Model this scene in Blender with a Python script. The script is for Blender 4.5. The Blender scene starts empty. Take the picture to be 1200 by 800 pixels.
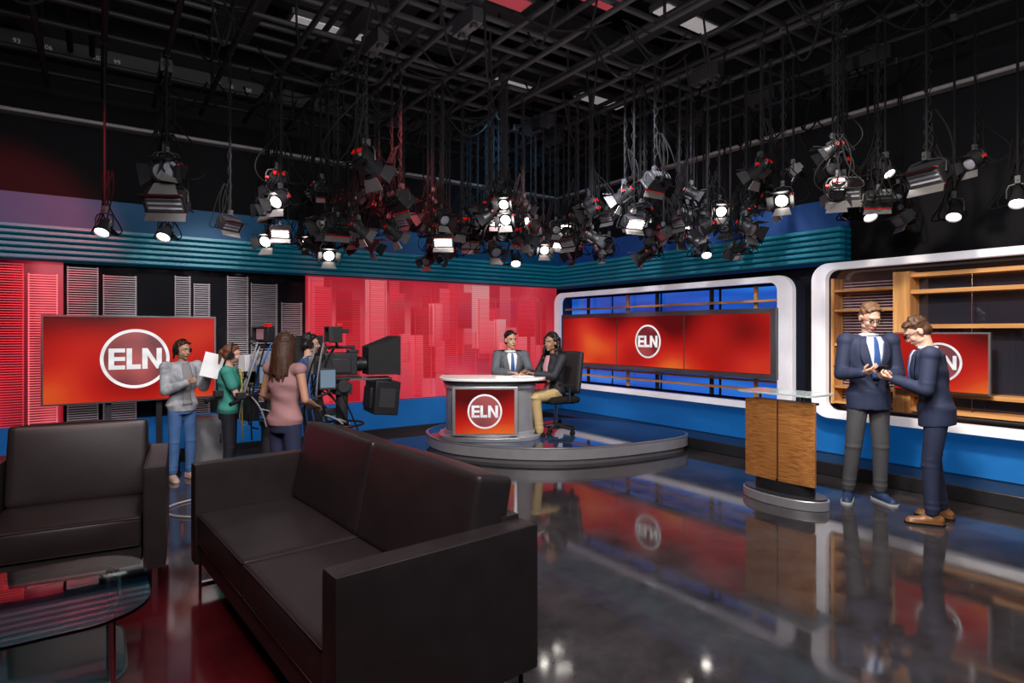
import bpy, bmesh, math, random
from mathutils import Vector, Matrix
random.seed(7)
SC=bpy.context.scene
COL=SC.collection
try:
    SC.view_settings.view_transform='Standard'
except Exception: pass
V=Vector
S_,C_=0.571,0.821
CAMX,CAMY=-7.06,-8.31
def P(l,d,z=0.0):
    return V((CAMX+S_*d+C_*l, CAMY+C_*d-S_*l, z))
def Fdir(l,d):
    w=V((S_*d+C_*l, C_*d-S_*l)).normalized()
    return math.atan2(w.x,-w.y)
YAW=-math.radians(34.82)

# ------------------------------------------------------------------ materials
MATS={}
def mat(name,col,rough=.5,metal=0.,emit=None,es=0.,spec=.5,nz=0.06,nscale=8.,bump=0.,bscale=60.,trans=0.,alpha=1.,coat=0.,ior=1.45):
    if name in MATS: return MATS[name]
    m=bpy.data.materials.new(name); m.use_nodes=True
    nt=m.node_tree; b=nt.nodes['Principled BSDF']
    tc=nt.nodes.new('ShaderNodeTexCoord')
    n=nt.nodes.new('ShaderNodeTexNoise'); n.inputs['Scale'].default_value=nscale; n.inputs['Detail'].default_value=4
    nt.links.new(tc.outputs['Object'],n.inputs['Vector'])
    r=nt.nodes.new('ShaderNodeValToRGB')
    c=V(col)
    lo=c*(1-nz); hi=c*(1+nz)
    r.color_ramp.elements[0].color=(*lo,1); r.color_ramp.elements[1].color=(*[min(1,x) for x in hi],1)
    r.color_ramp.elements[0].position=.3; r.color_ramp.elements[1].position=.7
    nt.links.new(n.outputs['Fac'],r.inputs['Fac']); nt.links.new(r.outputs['Color'],b.inputs['Base Color'])
    b.inputs['Roughness'].default_value=rough; b.inputs['Metallic'].default_value=metal
    b.inputs['Specular IOR Level'].default_value=spec; b.inputs['IOR'].default_value=ior
    b.inputs['Transmission Weight'].default_value=trans; b.inputs['Alpha'].default_value=alpha
    b.inputs['Coat Weight'].default_value=coat
    if emit:
        b.inputs['Emission Color'].default_value=(*emit,1); b.inputs['Emission Strength'].default_value=es
    if bump>0:
        n2=nt.nodes.new('ShaderNodeTexNoise'); n2.inputs['Scale'].default_value=bscale; n2.inputs['Detail'].default_value=3
        nt.links.new(tc.outputs['Object'],n2.inputs['Vector'])
        bp=nt.nodes.new('ShaderNodeBump'); bp.inputs['Strength'].default_value=bump; bp.inputs['Distance'].default_value=.01
        nt.links.new(n2.outputs['Fac'],bp.inputs['Height']); nt.links.new(bp.outputs['Normal'],b.inputs['Normal'])
    MATS[name]=m
    return m
def mat_ramp(name,ramp,scale,nscale=1.,detail=2,es=.8,rough=.2,base=(.02,.02,.03),dist=0.,spec=.5):
    m=bpy.data.materials.new(name); m.use_nodes=True; nt=m.node_tree; b=nt.nodes['Principled BSDF']
    tc=nt.nodes.new('ShaderNodeTexCoord'); mp=nt.nodes.new('ShaderNodeMapping'); mp.inputs['Scale'].default_value=scale
    nt.links.new(tc.outputs['Object'],mp.inputs['Vector'])
    n=nt.nodes.new('ShaderNodeTexNoise'); n.inputs['Scale'].default_value=nscale; n.inputs['Detail'].default_value=detail; n.inputs['Distortion'].default_value=dist
    nt.links.new(mp.outputs['Vector'],n.inputs['Vector'])
    r=nt.nodes.new('ShaderNodeValToRGB'); e=r.color_ramp.elements
    e[0].position=ramp[0][0]; e[0].color=(*ramp[0][1],1)
    e[1].position=ramp[-1][0]; e[1].color=(*ramp[-1][1],1)
    for p_,c_ in ramp[1:-1]:
        k=e.new(p_); k.color=(*c_,1)
    nt.links.new(n.outputs['Fac'],r.inputs['Fac'])
    if es>0:
        nt.links.new(r.outputs['Color'],b.inputs['Emission Color']); b.inputs['Emission Strength'].default_value=es
        b.inputs['Base Color'].default_value=(*base,1)
    else: nt.links.new(r.outputs['Color'],b.inputs['Base Color'])
    b.inputs['Roughness'].default_value=rough; b.inputs['Specular IOR Level'].default_value=spec
    return m
def mat_fade(name,c0,c1,es,alpha=1.):
    m=bpy.data.materials.new(name); m.use_nodes=True; nt=m.node_tree; b=nt.nodes['Principled BSDF']
    tc=nt.nodes.new('ShaderNodeTexCoord'); sx=nt.nodes.new('ShaderNodeSeparateXYZ'); nt.links.new(tc.outputs['Generated'],sx.inputs[0])
    r=nt.nodes.new('ShaderNodeValToRGB'); e=r.color_ramp.elements
    e[0].position=0; e[0].color=(*c0,1); e[1].position=1; e[1].color=(*c1,1)
    nt.links.new(sx.outputs['Z'],r.inputs['Fac'])
    sz=nt.nodes.new('ShaderNodeSeparateXYZ'); nt.links.new(tc.outputs['Object'],sz.inputs[0])
    mm=nt.nodes.new('ShaderNodeMath');mm.operation='MULTIPLY';mm.inputs[1].default_value=2*math.pi/.034;nt.links.new(sz.outputs['Z'],mm.inputs[0])
    sn=nt.nodes.new('ShaderNodeMath');sn.operation='SINE';nt.links.new(mm.outputs[0],sn.inputs[0])
    mr=nt.nodes.new('ShaderNodeMapRange');mr.inputs['From Min'].default_value=-1;mr.inputs['From Max'].default_value=1;mr.inputs['To Min'].default_value=.62*es;mr.inputs['To Max'].default_value=1.05*es
    nt.links.new(sn.outputs[0],mr.inputs['Value'])
    nt.links.new(r.outputs['Color'],b.inputs['Emission Color']); nt.links.new(mr.outputs['Result'],b.inputs['Emission Strength'])
    b.inputs['Base Color'].default_value=(c1[0]*.4,c1[1]*.4,c1[2]*.4,1); b.inputs['Roughness'].default_value=.12; b.inputs['Alpha'].default_value=alpha
    return m
def mat_screen():
    m=bpy.data.materials.new('screen_red'); m.use_nodes=True; nt=m.node_tree; b=nt.nodes['Principled BSDF']
    tc=nt.nodes.new('ShaderNodeTexCoord'); mp=nt.nodes.new('ShaderNodeMapping'); mp.inputs['Scale'].default_value=(1.,1.,1.4)
    nt.links.new(tc.outputs['Object'],mp.inputs['Vector'])
    n=nt.nodes.new('ShaderNodeTexNoise'); n.inputs['Scale'].default_value=1.1; n.inputs['Detail'].default_value=0
    nt.links.new(mp.outputs['Vector'],n.inputs['Vector'])
    sx=nt.nodes.new('ShaderNodeSeparateXYZ'); nt.links.new(tc.outputs['Generated'],sx.inputs[0])
    ml=nt.nodes.new('ShaderNodeMath');ml.operation='MULTIPLY_ADD';ml.inputs[1].default_value=-.34;nt.links.new(sx.outputs['Z'],ml.inputs[0]);nt.links.new(n.outputs['Fac'],ml.inputs[2])
    r=nt.nodes.new('ShaderNodeValToRGB'); e=r.color_ramp.elements
    e[0].position=.05; e[0].color=(.08,.002,.002,1); e[1].position=.72; e[1].color=(.76,.14,.02,1)
    k=e.new(.22); k.color=(.29,.005,.004,1)
    k=e.new(.42); k.color=(.50,.014,.008,1)
    k=e.new(.55); k.color=(.60,.040,.012,1)
    nt.links.new(ml.outputs[0],r.inputs['Fac'])
    nt.links.new(r.outputs['Color'],b.inputs['Emission Color']); b.inputs['Emission Strength'].default_value=.95
    b.inputs['Base Color'].default_value=(.015,.002,.002,1); b.inputs['Roughness'].default_value=.22
    return m
def mat_wood(name,c1,c2,axis='Z',sc=14,rough=.4,lo=.36,hi=.66,dist=.3):
    s={'Z':(sc,sc,.6),'Y':(sc,.6,sc),'X':(.6,sc,sc)}[axis]
    return mat_ramp(name,[(lo,c1),(hi,c2)],s,1.6,6,0,rough,dist=dist)
def mat_floor():
    m=bpy.data.materials.new('polished_concrete'); m.use_nodes=True; nt=m.node_tree; b=nt.nodes['Principled BSDF']
    tc=nt.nodes.new('ShaderNodeTexCoord')
    n=nt.nodes.new('ShaderNodeTexNoise'); n.inputs['Scale'].default_value=3.0; n.inputs['Detail'].default_value=10; n.inputs['Roughness'].default_value=.68
    nt.links.new(tc.outputs['Object'],n.inputs['Vector'])
    r=nt.nodes.new('ShaderNodeValToRGB'); e=r.color_ramp.elements
    e[0].position=.30;e[0].color=(.024,.021,.023,1);e[1].position=.75;e[1].color=(.066,.059,.062,1)
    nt.links.new(n.outputs['Fac'],r.inputs['Fac']); nt.links.new(r.outputs['Color'],b.inputs['Base Color'])
    mr=nt.nodes.new('ShaderNodeMapRange'); mr.inputs['From Min'].default_value=.3; mr.inputs['From Max'].default_value=.7; mr.inputs['To Min'].default_value=.035; mr.inputs['To Max'].default_value=.105
    nt.links.new(n.outputs['Fac'],mr.inputs['Value']); nt.links.new(mr.outputs['Result'],b.inputs['Roughness'])
    n2=nt.nodes.new('ShaderNodeTexNoise'); n2.inputs['Scale'].default_value=5; n2.inputs['Detail'].default_value=3
    nt.links.new(tc.outputs['Object'],n2.inputs['Vector'])
    bp=nt.nodes.new('ShaderNodeBump'); bp.inputs['Strength'].default_value=.010; bp.inputs['Distance'].default_value=.02
    nt.links.new(n2.outputs['Fac'],bp.inputs['Height']); nt.links.new(bp.outputs['Normal'],b.inputs['Normal'])
    b.inputs['Specular IOR Level'].default_value=.75
    return m
BLACK=mat('black_paint',(.008,.008,.010),.8)
BLKM=mat('black_metal',(.014,.014,.016),.45,.1)
ROD=mat('matt_black_rod',(.006,.006,.007),.8,0,spec=.15)
GRIDM=mat('grid_black_pipe',(.014,.014,.016),.55,.1,spec=.3)
DGREY=mat('dark_grey_metal',(.030,.030,.034),.55,.1)
GREY=mat('grey_metal',(.22,.22,.24),.4,.6)
CHROME=mat('chrome',(.65,.65,.67),.15,1.)
ALU=mat('brushed_aluminium',(.55,.55,.58),.3,.7)
WHITE=mat('white_laminate',(.80,.78,.78),.3)
LEATHER=mat('dark_leather',(.012,.009,.0095),.40,bump=.10,bscale=260,nz=.15)
BLUE=mat('blue_led_glow',(.01,.13,.38),.45,emit=(.0,.09,.34),es=.35)  # blue LED light on the panels put into colour and emission
TEAL=mat('teal_slat',(.03,.20,.26),.4,emit=(.0,.12,.18),es=.28)  # emission paints a teal glow onto the cornice strips
TEALD=mat('teal_dark',(.005,.05,.08),.5,emit=(0,.03,.06),es=.3)  # weaker painted-in teal glow for the cornice backing
REDG=mat('red_accent',(.55,.01,.01),.4,emit=(.6,0,0),es=.15)
RUBBER=mat('black_rubber',(.010,.010,.010),.85,spec=.2)
CABM=mat('black_cable',(.006,.006,.006),.9,spec=.1)
GLASS=mat('tinted_glass',(.62,.86,.84),.02,trans=1.,spec=.6,nz=0)
DGLASS=mat('smoked_glass',(.012,.013,.016),.05,spec=.9)
LENS_ON=mat('lens_lit',(1,1,1),.3,emit=(1,.93,.85),es=14)
LENS_OFF=mat('lens_unlit',(.25,.26,.3),.12,spec=.8)
SCREEN=mat_screen()
LOGOW=mat_ramp('logo_white',[(.3,(.74,.72,.72)),(.7,(1,.98,.98))],(1,1,9),1.,0,.95,.4)
LOGOD=mat_ramp('logo_disc',[(.3,(.16,.012,.012)),(.7,(.46,.07,.06))],(3,3,3),1.,0,.85,.4)
WOOD=mat_wood('veneer_fine',(.26,.085,.018),(.50,.215,.060),'Y',90,.35,.38,.62,.1)
WOODR=mat_wood('oak_rail',(.48,.21,.06),(.76,.40,.15),'Y')
WOODZ=mat_wood('oak_upright',(.48,.21,.06),(.76,.40,.15),'Z')
PAPER=mat('white_paper',(.85,.85,.85),.7,emit=(1,1,1),es=.10)

# ------------------------------------------------------------------ mesh builder
class MB:
    def __init__(s): s.v=[];s.f=[];s.m=[];s.cur=0
    def add(s,vs,fs):
        o=len(s.v); s.v+=[V(a) for a in vs]
        for f in fs: s.f.append([i+o for i in f]); s.m.append(s.cur)
        return s
    def xf(s,M):
        s.v=[M@a for a in s.v]; return s
    def box(s,c,sz,R=None):
        c=V(c);h=[a/2 for a in sz];vs=[]
        for x in(-1,1):
            for y in(-1,1):
                for z in(-1,1):
                    p=V((x*h[0],y*h[1],z*h[2]))
                    if R is not None:p=R@p
                    vs.append(c+p)
        s.add(vs,[(0,1,3,2),(4,6,7,5),(0,4,5,1),(2,3,7,6),(0,2,6,4),(1,5,7,3)]); return s
    def cyl(s,p0,p1,r0,r1=None,n=16):
        if r1 is None:r1=r0
        p0=V(p0);p1=V(p1);d=(p1-p0).normalized()
        a=d.orthogonal().normalized();b=d.cross(a);vs=[]
        for p,r in((p0,r0),(p1,r1)):
            for i in range(n):
                t=2*math.pi*i/n; vs.append(p+a*math.cos(t)*r+b*math.sin(t)*r)
        fs=[(i,(i+1)%n,n+(i+1)%n,n+i) for i in range(n)]+[tuple(range(n))[::-1],tuple(range(n,2*n))]
        s.add(vs,fs); return s
    def rings(s,rs,cap=True):
        n=len(rs[0]);vs=[p for r in rs for p in r];fs=[]
        for k in range(len(rs)-1):
            for i in range(n):
                fs.append((k*n+i,k*n+(i+1)%n,(k+1)*n+(i+1)%n,(k+1)*n+i))
        if cap: fs+= [tuple(range(n))[::-1],tuple(range((len(rs)-1)*n,len(rs)*n))]
        s.add(vs,fs); return s
    def cap(s,p0,p1,r0,r1=None,n=14,flat=1.,side=None):
        if r1 is None:r1=r0
        p0=V(p0);p1=V(p1);d=(p1-p0)
        d=d.normalized() if d.length>1e-6 else V((0,0,1))
        if side is not None:
            a=V(side); a=(a-d*a.dot(d)).normalized()
        else:a=d.orthogonal().normalized()
        b=d.cross(a);rs=[]
        for k in range(5):
            t=math.pi/2*(k/4); q=max(.02,math.sin(t)); rs.append([p0-d*r0*math.cos(t)+a*math.cos(u)*r0*q+b*math.sin(u)*r0*q*flat for u in [2*math.pi*i/n for i in range(n)]])
        for k in range(5):
            t=math.pi/2*(k/4); q=max(.02,math.cos(t)); rs.append([p1+d*r1*math.sin(t)+a*math.cos(u)*r1*q+b*math.sin(u)*r1*q*flat for u in [2*math.pi*i/n for i in range(n)]])
        return s.rings(rs)
    def ell(s,c,r,B=None,n=12,m=16):
        c=V(c);rs=[]
        for k in range(n+1):
            t=math.pi*k/n; q=max(.02,math.sin(t)); ring=[]
            for i in range(m):
                u=2*math.pi*i/m
                p=V((r[0]*q*math.cos(u),r[1]*q*math.sin(u),r[2]*math.cos(t)))
                if B is not None:p=B@p
                ring.append(c+p)
            rs.append(ring)
        return s.rings(rs)
    def prism(s,pts,w0,w1,mp=None):
        mp=mp or (lambda u,v,w:V((u,v,w)))
        return s.rings([[mp(u,v,w0) for u,v in pts],[mp(u,v,w1) for u,v in pts]])
    def ringprism(s,o,i,w0,w1,mp):
        n=len(o);vs=[mp(u,v,w0) for u,v in o]+[mp(u,v,w1) for u,v in o]+[mp(u,v,w0) for u,v in i]+[mp(u,v,w1) for u,v in i]
        fs=[]
        for k in range(n):
            j=(k+1)%n
            fs+=[(k,j,n+j,n+k),(2*n+k,3*n+k,3*n+j,2*n+j),(n+k,n+j,3*n+j,3*n+k),(k,2*n+k,2*n+j,j)]
        s.add(vs,fs); return s
    def tube(s,pts,r,n=6):
        pts=[V(p) for p in pts]; rs=[];a=None
        for i,p in enumerate(pts):
            d=(pts[min(i+1,len(pts)-1)]-pts[max(i-1,0)]).normalized()
            if a is None:a=d.orthogonal().normalized()
            a=(a-d*a.dot(d)); a=a.normalized() if a.length>1e-5 else d.orthogonal().normalized()
            b=d.cross(a)
            rs.append([p+a*math.cos(t)*r+b*math.sin(t)*r for t in [2*math.pi*k/n for k in range(n)]])
        return s.rings(rs)
    def grid(s,fn,nu,nv):
        vs=[fn(i/nu,j/nv) for i in range(nu+1) for j in range(nv+1)]
        s.add(vs,[(i*(nv+1)+j,i*(nv+1)+j+1,(i+1)*(nv+1)+j+1,(i+1)*(nv+1)+j) for i in range(nu) for j in range(nv)]); return s
    def cushion(s,c,sz,r=.04,b=.02,R=None,n=10):
        c=V(c);h=V(sz)/2;inner=V((max(h.x-r,.001),max(h.y-r,.001),max(h.z-r,.001)))
        def mapp(p):
            q=V((p.x*h.x,p.y*h.y,p.z*h.z))
            cl=V([max(-inner[i],min(inner[i],q[i])) for i in range(3)])
            d=q-cl
            if d.length>1e-7:q=cl+d.normalized()*r
            bx=(1-p.y**2)*(1-p.z**2)*abs(p.x)**4;by=(1-p.x**2)*(1-p.z**2)*abs(p.y)**4;bz=(1-p.x**2)*(1-p.y**2)*abs(p.z)**4
            q+=V((math.copysign(b*.5*bx,p.x),math.copysign(b*by,p.y),math.copysign(b*bz,p.z)))
            if R is not None:q=R@q
            return c+q
        def w(t):
            t=2*t-1
            return math.copysign(1-(1-abs(t))**1.7,t)
        for ax in range(3):
            for sg in(-1,1):
                def fn(u,v):
                    p=[0,0,0];p[ax]=sg;p[(ax+1)%3]=w(u);p[(ax+2)%3]=w(v);return mapp(V(p))
                s.grid(fn,n,n)
        return s
    def mesh(s,name,mats,weld=True,smooth=True,ang=38):
        me=bpy.data.meshes.new(name); me.from_pydata([tuple(a) for a in s.v],[],s.f)
        for x in mats: me.materials.append(x)
        for p,mi in zip(me.polygons,s.m): p.material_index=mi
        bm=bmesh.new();bm.from_mesh(me)
        if weld:bmesh.ops.remove_doubles(bm,verts=bm.verts,dist=1e-5)
        bmesh.ops.recalc_face_normals(bm,faces=bm.faces)
        bm.to_mesh(me);bm.free()
        if smooth:
            for p in me.polygons:p.use_smooth=True
            try:me.set_sharp_from_angle(angle=math.radians(ang))
            except Exception:pass
        return me
    def make(s,name,mats,parent=None,label=None,cat=None,group=None,bevel=0,loc=None,rz=0,ang=38,kind=None,weld=True,remesh=0,smoothit=0):
        if not isinstance(mats,(list,tuple)):mats=[mats]
        me=s.mesh(name,mats,weld,ang=ang)
        o=bpy.data.objects.new(name,me);COL.objects.link(o)
        if remesh:
            o=do_remesh(o,remesh,smoothit)
        if parent is not None:o.parent=parent
        if loc is not None:o.location=loc
        if rz:o.rotation_euler.z=rz
        if bevel:
            m=o.modifiers.new('b','BEVEL');m.width=bevel;m.segments=2;m.limit_method='ANGLE';m.angle_limit=math.radians(40)
        if label:o['label']=label
        if cat:o['category']=cat
        if group:o['group']=group
        if kind:o['kind']=kind
        return o
def do_remesh(o,vx,sm):
    m=o.modifiers.new('r','REMESH');m.mode='VOXEL';m.voxel_size=vx;m.use_smooth_shade=True
    if sm:
        k=o.modifiers.new('s','SMOOTH');k.factor=.5;k.iterations=sm
    dg=bpy.context.evaluated_depsgraph_get()
    me=bpy.data.meshes.new_from_object(o.evaluated_get(dg))
    old=o.data;mats=list(old.materials)
    o.modifiers.clear();o.data=me
    me.materials.clear()
    for x in mats:me.materials.append(x)
    for p in me.polygons:p.use_smooth=True;p.material_index=0
    bpy.data.meshes.remove(old)
    return o
def T(name,label,cat,loc=(0,0,0),rz=0,group=None):
    e=bpy.data.objects.new(name,None);e.empty_display_size=.1;COL.objects.link(e)
    e.location=loc;e.rotation_euler.z=rz;e['label']=label;e['category']=cat
    if group:e['group']=group
    return e
def clone(root,loc,rz,label=None):
    r=root.copy();COL.objects.link(r);r.location=loc;r.rotation_euler.z=rz
    if label:r['label']=label
    def rec(src,dst):
        for c in list(src.children):
            k=c.copy();COL.objects.link(k);k.parent=dst;rec(c,k)
    rec(root,r);return r
def Rx(a):return Matrix.Rotation(a,4,'X')
def rrect(w,h,r,n=8,cx=0,cy=0):
    pts=[]
    for sx,sy,a0 in((1,1,0),(-1,1,90),(-1,-1,180),(1,-1,270)):
        for k in range(n+1):
            a=math.radians(a0+90*k/n);pts.append((cx+sx*(w/2-r)+r*math.cos(a),cy+sy*(h/2-r)+r*math.sin(a)))
    return pts

# ------------------------------------------------------------------ room shell
ZC=6.3
def struct(mb,name,m,label,cat,**k): return mb.make(name,m,label=label,cat=cat,kind='structure',**k)
def single(mb,name,m,label,cat,**k): return mb.make(name,m,label=label,cat=cat,**k)
struct(MB().box((-4.9,-4.9,-.05),(10.6,11.0,.1)),'floor',mat_floor(),'polished dark concrete studio floor','floor')
struct(MB().box((-4.9,-4.9,ZC+.05),(10.6,11.0,.1)),'ceiling',mat('ceiling_deck',(.012,.012,.013),.85,spec=.2),'black painted open ceiling deck','ceiling')
WB=mat('black_wall',(.008,.008,.010),.85,spec=.2)
struct(MB().box((-4.9,.42,ZC/2),(10.6,.14,ZC)),'wall_left',WB,'black studio wall behind the slatted set','wall')
struct(MB().box((.07,-4.9,ZC/2),(.14,10.5,ZC)),'wall_right',WB,'black studio wall behind the white framed set','wall')
struct(MB().box((-4.9,-10.3,ZC/2),(10.6,.14,ZC)),'wall_back',BLACK,'black studio wall','wall')
struct(MB().box((-10.1,-4.9,ZC/2),(.14,10.5,ZC)),'wall_side',BLACK,'black studio wall','wall')
single(MB().box((-4.9,.31,2.72),(10.0,.06,.76)),'set_wall_panel',mat('blue_band',(.006,.07,.16),.6,emit=(0,.055,.14),es=.22),'deep blue flat with painted-in glow along the top of the set','set panel')  # faint blue emission stands in for LED light on the band
single(MB().box((-.04,-2.32,2.70),(.06,5.2,.76)),'set_wall_panel',mat('blue_glow_band_r',(.010,.06,.20),.6,emit=(.01,.035,.17),es=.22),'deep blue flat with painted-in glow above the white framed display','set panel')  # same painted-in blue glow for the right-hand band
def fascia(name,horizontal):
    mb=MB();n=6
    for i in range(n):
        z0=2.35+i*.066
        if horizontal: mb.box((-5.0,.14,z0+.02),(9.9,.24,.036))
        else: mb.box((-.15,-2.32,z0+.02),(.24,5.24,.036))
    mb.cur=1
    if horizontal: mb.box((-4.9,.21,2.535),(10.0,.14,.40))
    else: mb.box((-.11,-2.34,2.535),(.14,5.2,.40))
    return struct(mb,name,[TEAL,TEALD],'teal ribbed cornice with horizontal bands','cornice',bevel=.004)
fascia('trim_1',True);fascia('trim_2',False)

# left wall
single(MB().box((-4.9,.28,.26),(10.0,.12,.46)),'set_base_panel',mat('blue_lit_base',(.01,.10,.30),.35,emit=(0,.08,.28),es=.35),'glossy base panel with blue light in its colour below the slats','set panel')  # blue light on the base panel is painted in by colour and emission
struct(MB().box((-4.9,.26,.04),(10.0,.2,.08)),'baseboard_left',BLACK,'black kick board','baseboard')
single(MB().box((-6.0,.31,1.42),(2.70,.04,1.84)),'backing_panel',DGLASS,'glossy black backing panel behind metal slats','set panel')
single(MB().box((-8.6,.31,1.42),(2.45,.04,1.84)),'light_panel',mat_ramp('dim_red_lightbox',[(.3,(.06,.0,.002)),(.55,(.34,.006,.02)),(.8,(.7,.06,.09))],(3,1,.3),1,1,.75,.2),'dim red backlit panel behind red slats','light panel')
single(MB().box((-2.35,.31,1.42),(4.55,.04,1.84)),'light_panel',mat_ramp('red_lightbox',[(.25,(.40,.010,.022)),(.5,(.64,.035,.058)),(.75,(.92,.13,.16))],(.9,1,.7),1,2,.72,.10,spec=.8),'glossy backlit red acrylic wall panel','light panel')
def slats(x0,x1,z0,z1,y,m,label,pitch=.032,th=.011,grp='slatted wall screens'):
    mb=MB();z=z0
    while z<z1:
        mb.box(((x0+x1)/2,y,z),(x1-x0,.028,th)); z+=pitch
    for x in(x0+.01,x1-.01): mb.box((x,y+.02,(z0+z1)/2),(.008,.012,z1-z0))
    return mb.make('slat_screen',m,label=label,cat='slatted panel',group=grp)
SLR=mat('slat_red',(.60,.07,.09),.35,emit=(.75,.05,.08),es=.40)  # red light on the slats put into their colour and emission
SLG=mat('slat_grey',(.42,.37,.40),.35,.1,emit=(.6,.45,.50),es=.10)  # slight emission replaces front light on the grey slats
SLP=mat('slat_pink',(.75,.28,.31),.35,emit=(1.,.22,.25),es=.52)  # pink light carried by slat colour and emission
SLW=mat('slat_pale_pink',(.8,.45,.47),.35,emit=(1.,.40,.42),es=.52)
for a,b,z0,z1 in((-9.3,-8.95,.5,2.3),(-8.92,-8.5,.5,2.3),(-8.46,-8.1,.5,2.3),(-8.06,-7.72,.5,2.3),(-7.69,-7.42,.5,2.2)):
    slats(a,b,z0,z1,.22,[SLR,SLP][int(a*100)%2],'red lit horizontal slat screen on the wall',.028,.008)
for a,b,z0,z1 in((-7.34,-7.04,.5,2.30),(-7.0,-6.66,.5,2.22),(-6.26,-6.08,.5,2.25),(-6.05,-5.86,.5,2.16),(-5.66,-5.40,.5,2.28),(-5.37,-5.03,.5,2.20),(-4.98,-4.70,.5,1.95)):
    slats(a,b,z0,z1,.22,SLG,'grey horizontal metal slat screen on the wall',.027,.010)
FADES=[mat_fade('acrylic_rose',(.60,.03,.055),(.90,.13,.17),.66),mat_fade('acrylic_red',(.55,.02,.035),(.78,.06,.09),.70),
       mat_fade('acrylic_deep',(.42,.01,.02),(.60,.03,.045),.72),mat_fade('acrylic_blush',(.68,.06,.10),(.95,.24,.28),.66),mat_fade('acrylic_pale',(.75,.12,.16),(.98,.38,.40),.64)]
rn=random.Random(21)
def acr(x0,x1,z0,z1,y,m):
    MB().box(((x0+x1)/2,y,(z0+z1)/2),(x1-x0,.008,z1-z0)).make('acrylic_panel',m,label='translucent red and pink acrylic rectangle on the lit wall',cat='acrylic panel',group='translucent wall rectangles')
x=-4.60;k=0
while x<-.42:
    w=rn.choice([.16,.22,.28,.34]);x1=min(x+w,-.22)
    flip=rn.random()<.45
    zt=2.32 if flip else rn.uniform(1.35,2.30);zb=rn.uniform(.9,1.5) if flip else rn.choice([.51,.51,.8])
    mid=abs((x+x1)/2+1.3)<1.1
    m=FADES[[0,1,3,4,1,0,3][k%7] if mid else [0,1,2,3,1,0,2][k%7]]
    acr(x,x1,zb,zt,.280,m)
    if rn.random()<.9:
        zz=rn.uniform(.85,1.9);h=rn.uniform(.4,.9)
        acr(x+w*.4,min(x+w*1.5,-.2),max(.52,zz-h/2),min(2.32,zz+h/2),.262,FADES[(k+(3 if mid else 1))%5 if mid else (k+1)%4])
    x=x1+rn.choice([0,.02,.05,.08]);k+=1
x=-4.58;k=0
tops=[2.30,1.7,2.30,1.4,2.30,2.30,1.55,2.1,1.35,2.30,1.75,2.30,1.5,1.9,2.30]
while x<-.40:
    w=[.30,.42,.26,.36][k%4]
    mid=abs(x+1.3)<1.0
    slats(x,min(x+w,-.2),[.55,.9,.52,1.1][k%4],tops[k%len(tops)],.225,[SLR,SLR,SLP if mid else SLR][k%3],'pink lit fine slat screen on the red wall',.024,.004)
    x+=w+[.05,.10,.04,.08][k%4];k+=1

# right wall
struct(MB().box((-.30,-4.9,.07),(.60,10.2,.14)),'trim_3',mat('dark_curb',(.02,.02,.022),.3),'low black curb along the wall','curb',bevel=.01)
single(MB().box((-.06,-4.9,.37),(.10,10.0,.44)),'set_base_panel',BLUE,'blue-lit base panel, glow in its colour, below the white frames','set panel')
SHB_=mat_ramp('dark_glass_warm_glow',[(.40,(.006,.005,.006)),(.60,(.035,.014,.008)),(.78,(.12,.05,.025))],(.8,.8,1.6),1,2,.5,.05,spec=.9)  # orange reflections on the dark glass painted as faintly emissive patches
single(MB().box((-.04,-6.95,1.45),(.05,4.5,1.60)),'backing_panel',SHB_,'dark glass backing with painted orange reflections behind the shelving','set panel')
FRAMEM=mat('white_frame',(.84,.82,.86),.35,emit=(.95,.92,1.),es=.28)  # emission makes the white frame glow brighter than its lighting
FRAMES=mat('frame_shadow_box',(.03,.035,.06),.4)
mpR=lambda u,v,w:V((-w,u,v))
def frame(y0,y1,z0,z1,bt,bb,bl,br,label):
    e=T('display_frame',label,'frame',(0,(y0+y1)/2,z0))
    cy_=(y0+y1)/2
    o=rrect(y0-y1,z1-z0,.19,10,0,(z1-z0)/2)
    iy0,iy1=y0-bl-cy_,y1+br-cy_;iz0,iz1=bb,z1-z0-bt
    i=rrect(iy0-iy1,iz1-iz0,.11,10,(iy0+iy1)/2,(iz0+iz1)/2)
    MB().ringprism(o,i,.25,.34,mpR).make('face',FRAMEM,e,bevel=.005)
    o2=rrect(y0-y1-.03,z1-z0-.03,.18,10,0,(z1-z0)/2)
    i2=rrect(iy0-iy1+.02,iz1-iz0+.02,.11,10,(iy0+iy1)/2,(iz0+iz1)/2)
    MB().ringprism(o2,i2,.02,.252,mpR).make('shadow_box',FRAMES,e)
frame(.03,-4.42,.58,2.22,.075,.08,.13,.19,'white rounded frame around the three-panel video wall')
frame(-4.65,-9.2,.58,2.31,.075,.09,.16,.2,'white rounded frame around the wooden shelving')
BGLOW=mat_ramp('blue_backlight',[(.3,(.004,.03,.26)),(.5,(.010,.09,.50)),(.66,(.03,.20,.75)),(.8,(.12,.10,.50))],(.3,.35,4.5),1,1,.95,.15)
for i in range(4):
    y=-.62-1.04*i
    single(MB().box((-.045,y,1.4),(.03,.98,1.44)),'light_panel',BGLOW,'blue backlit panel behind the video wall','light panel',group='blue backlit panels')
def railunit():
    e=T('wooden_rack','light wood rails on slim dark posts behind the video wall','rack',(-.19,-2.2,0))
    for z in(.925,.81,1.93): MB().box((0,0,z),(.08,4.12,.030)).make('rail',WOODR,e)
    for i,y in enumerate((1.55,.62,.02,-.95,-1.62)): MB().box((.055,y,1.405),(.03,.05,1.44)).make('post',[WOODZ if i in(1,4) else BLKM],e)
railunit()

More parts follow.
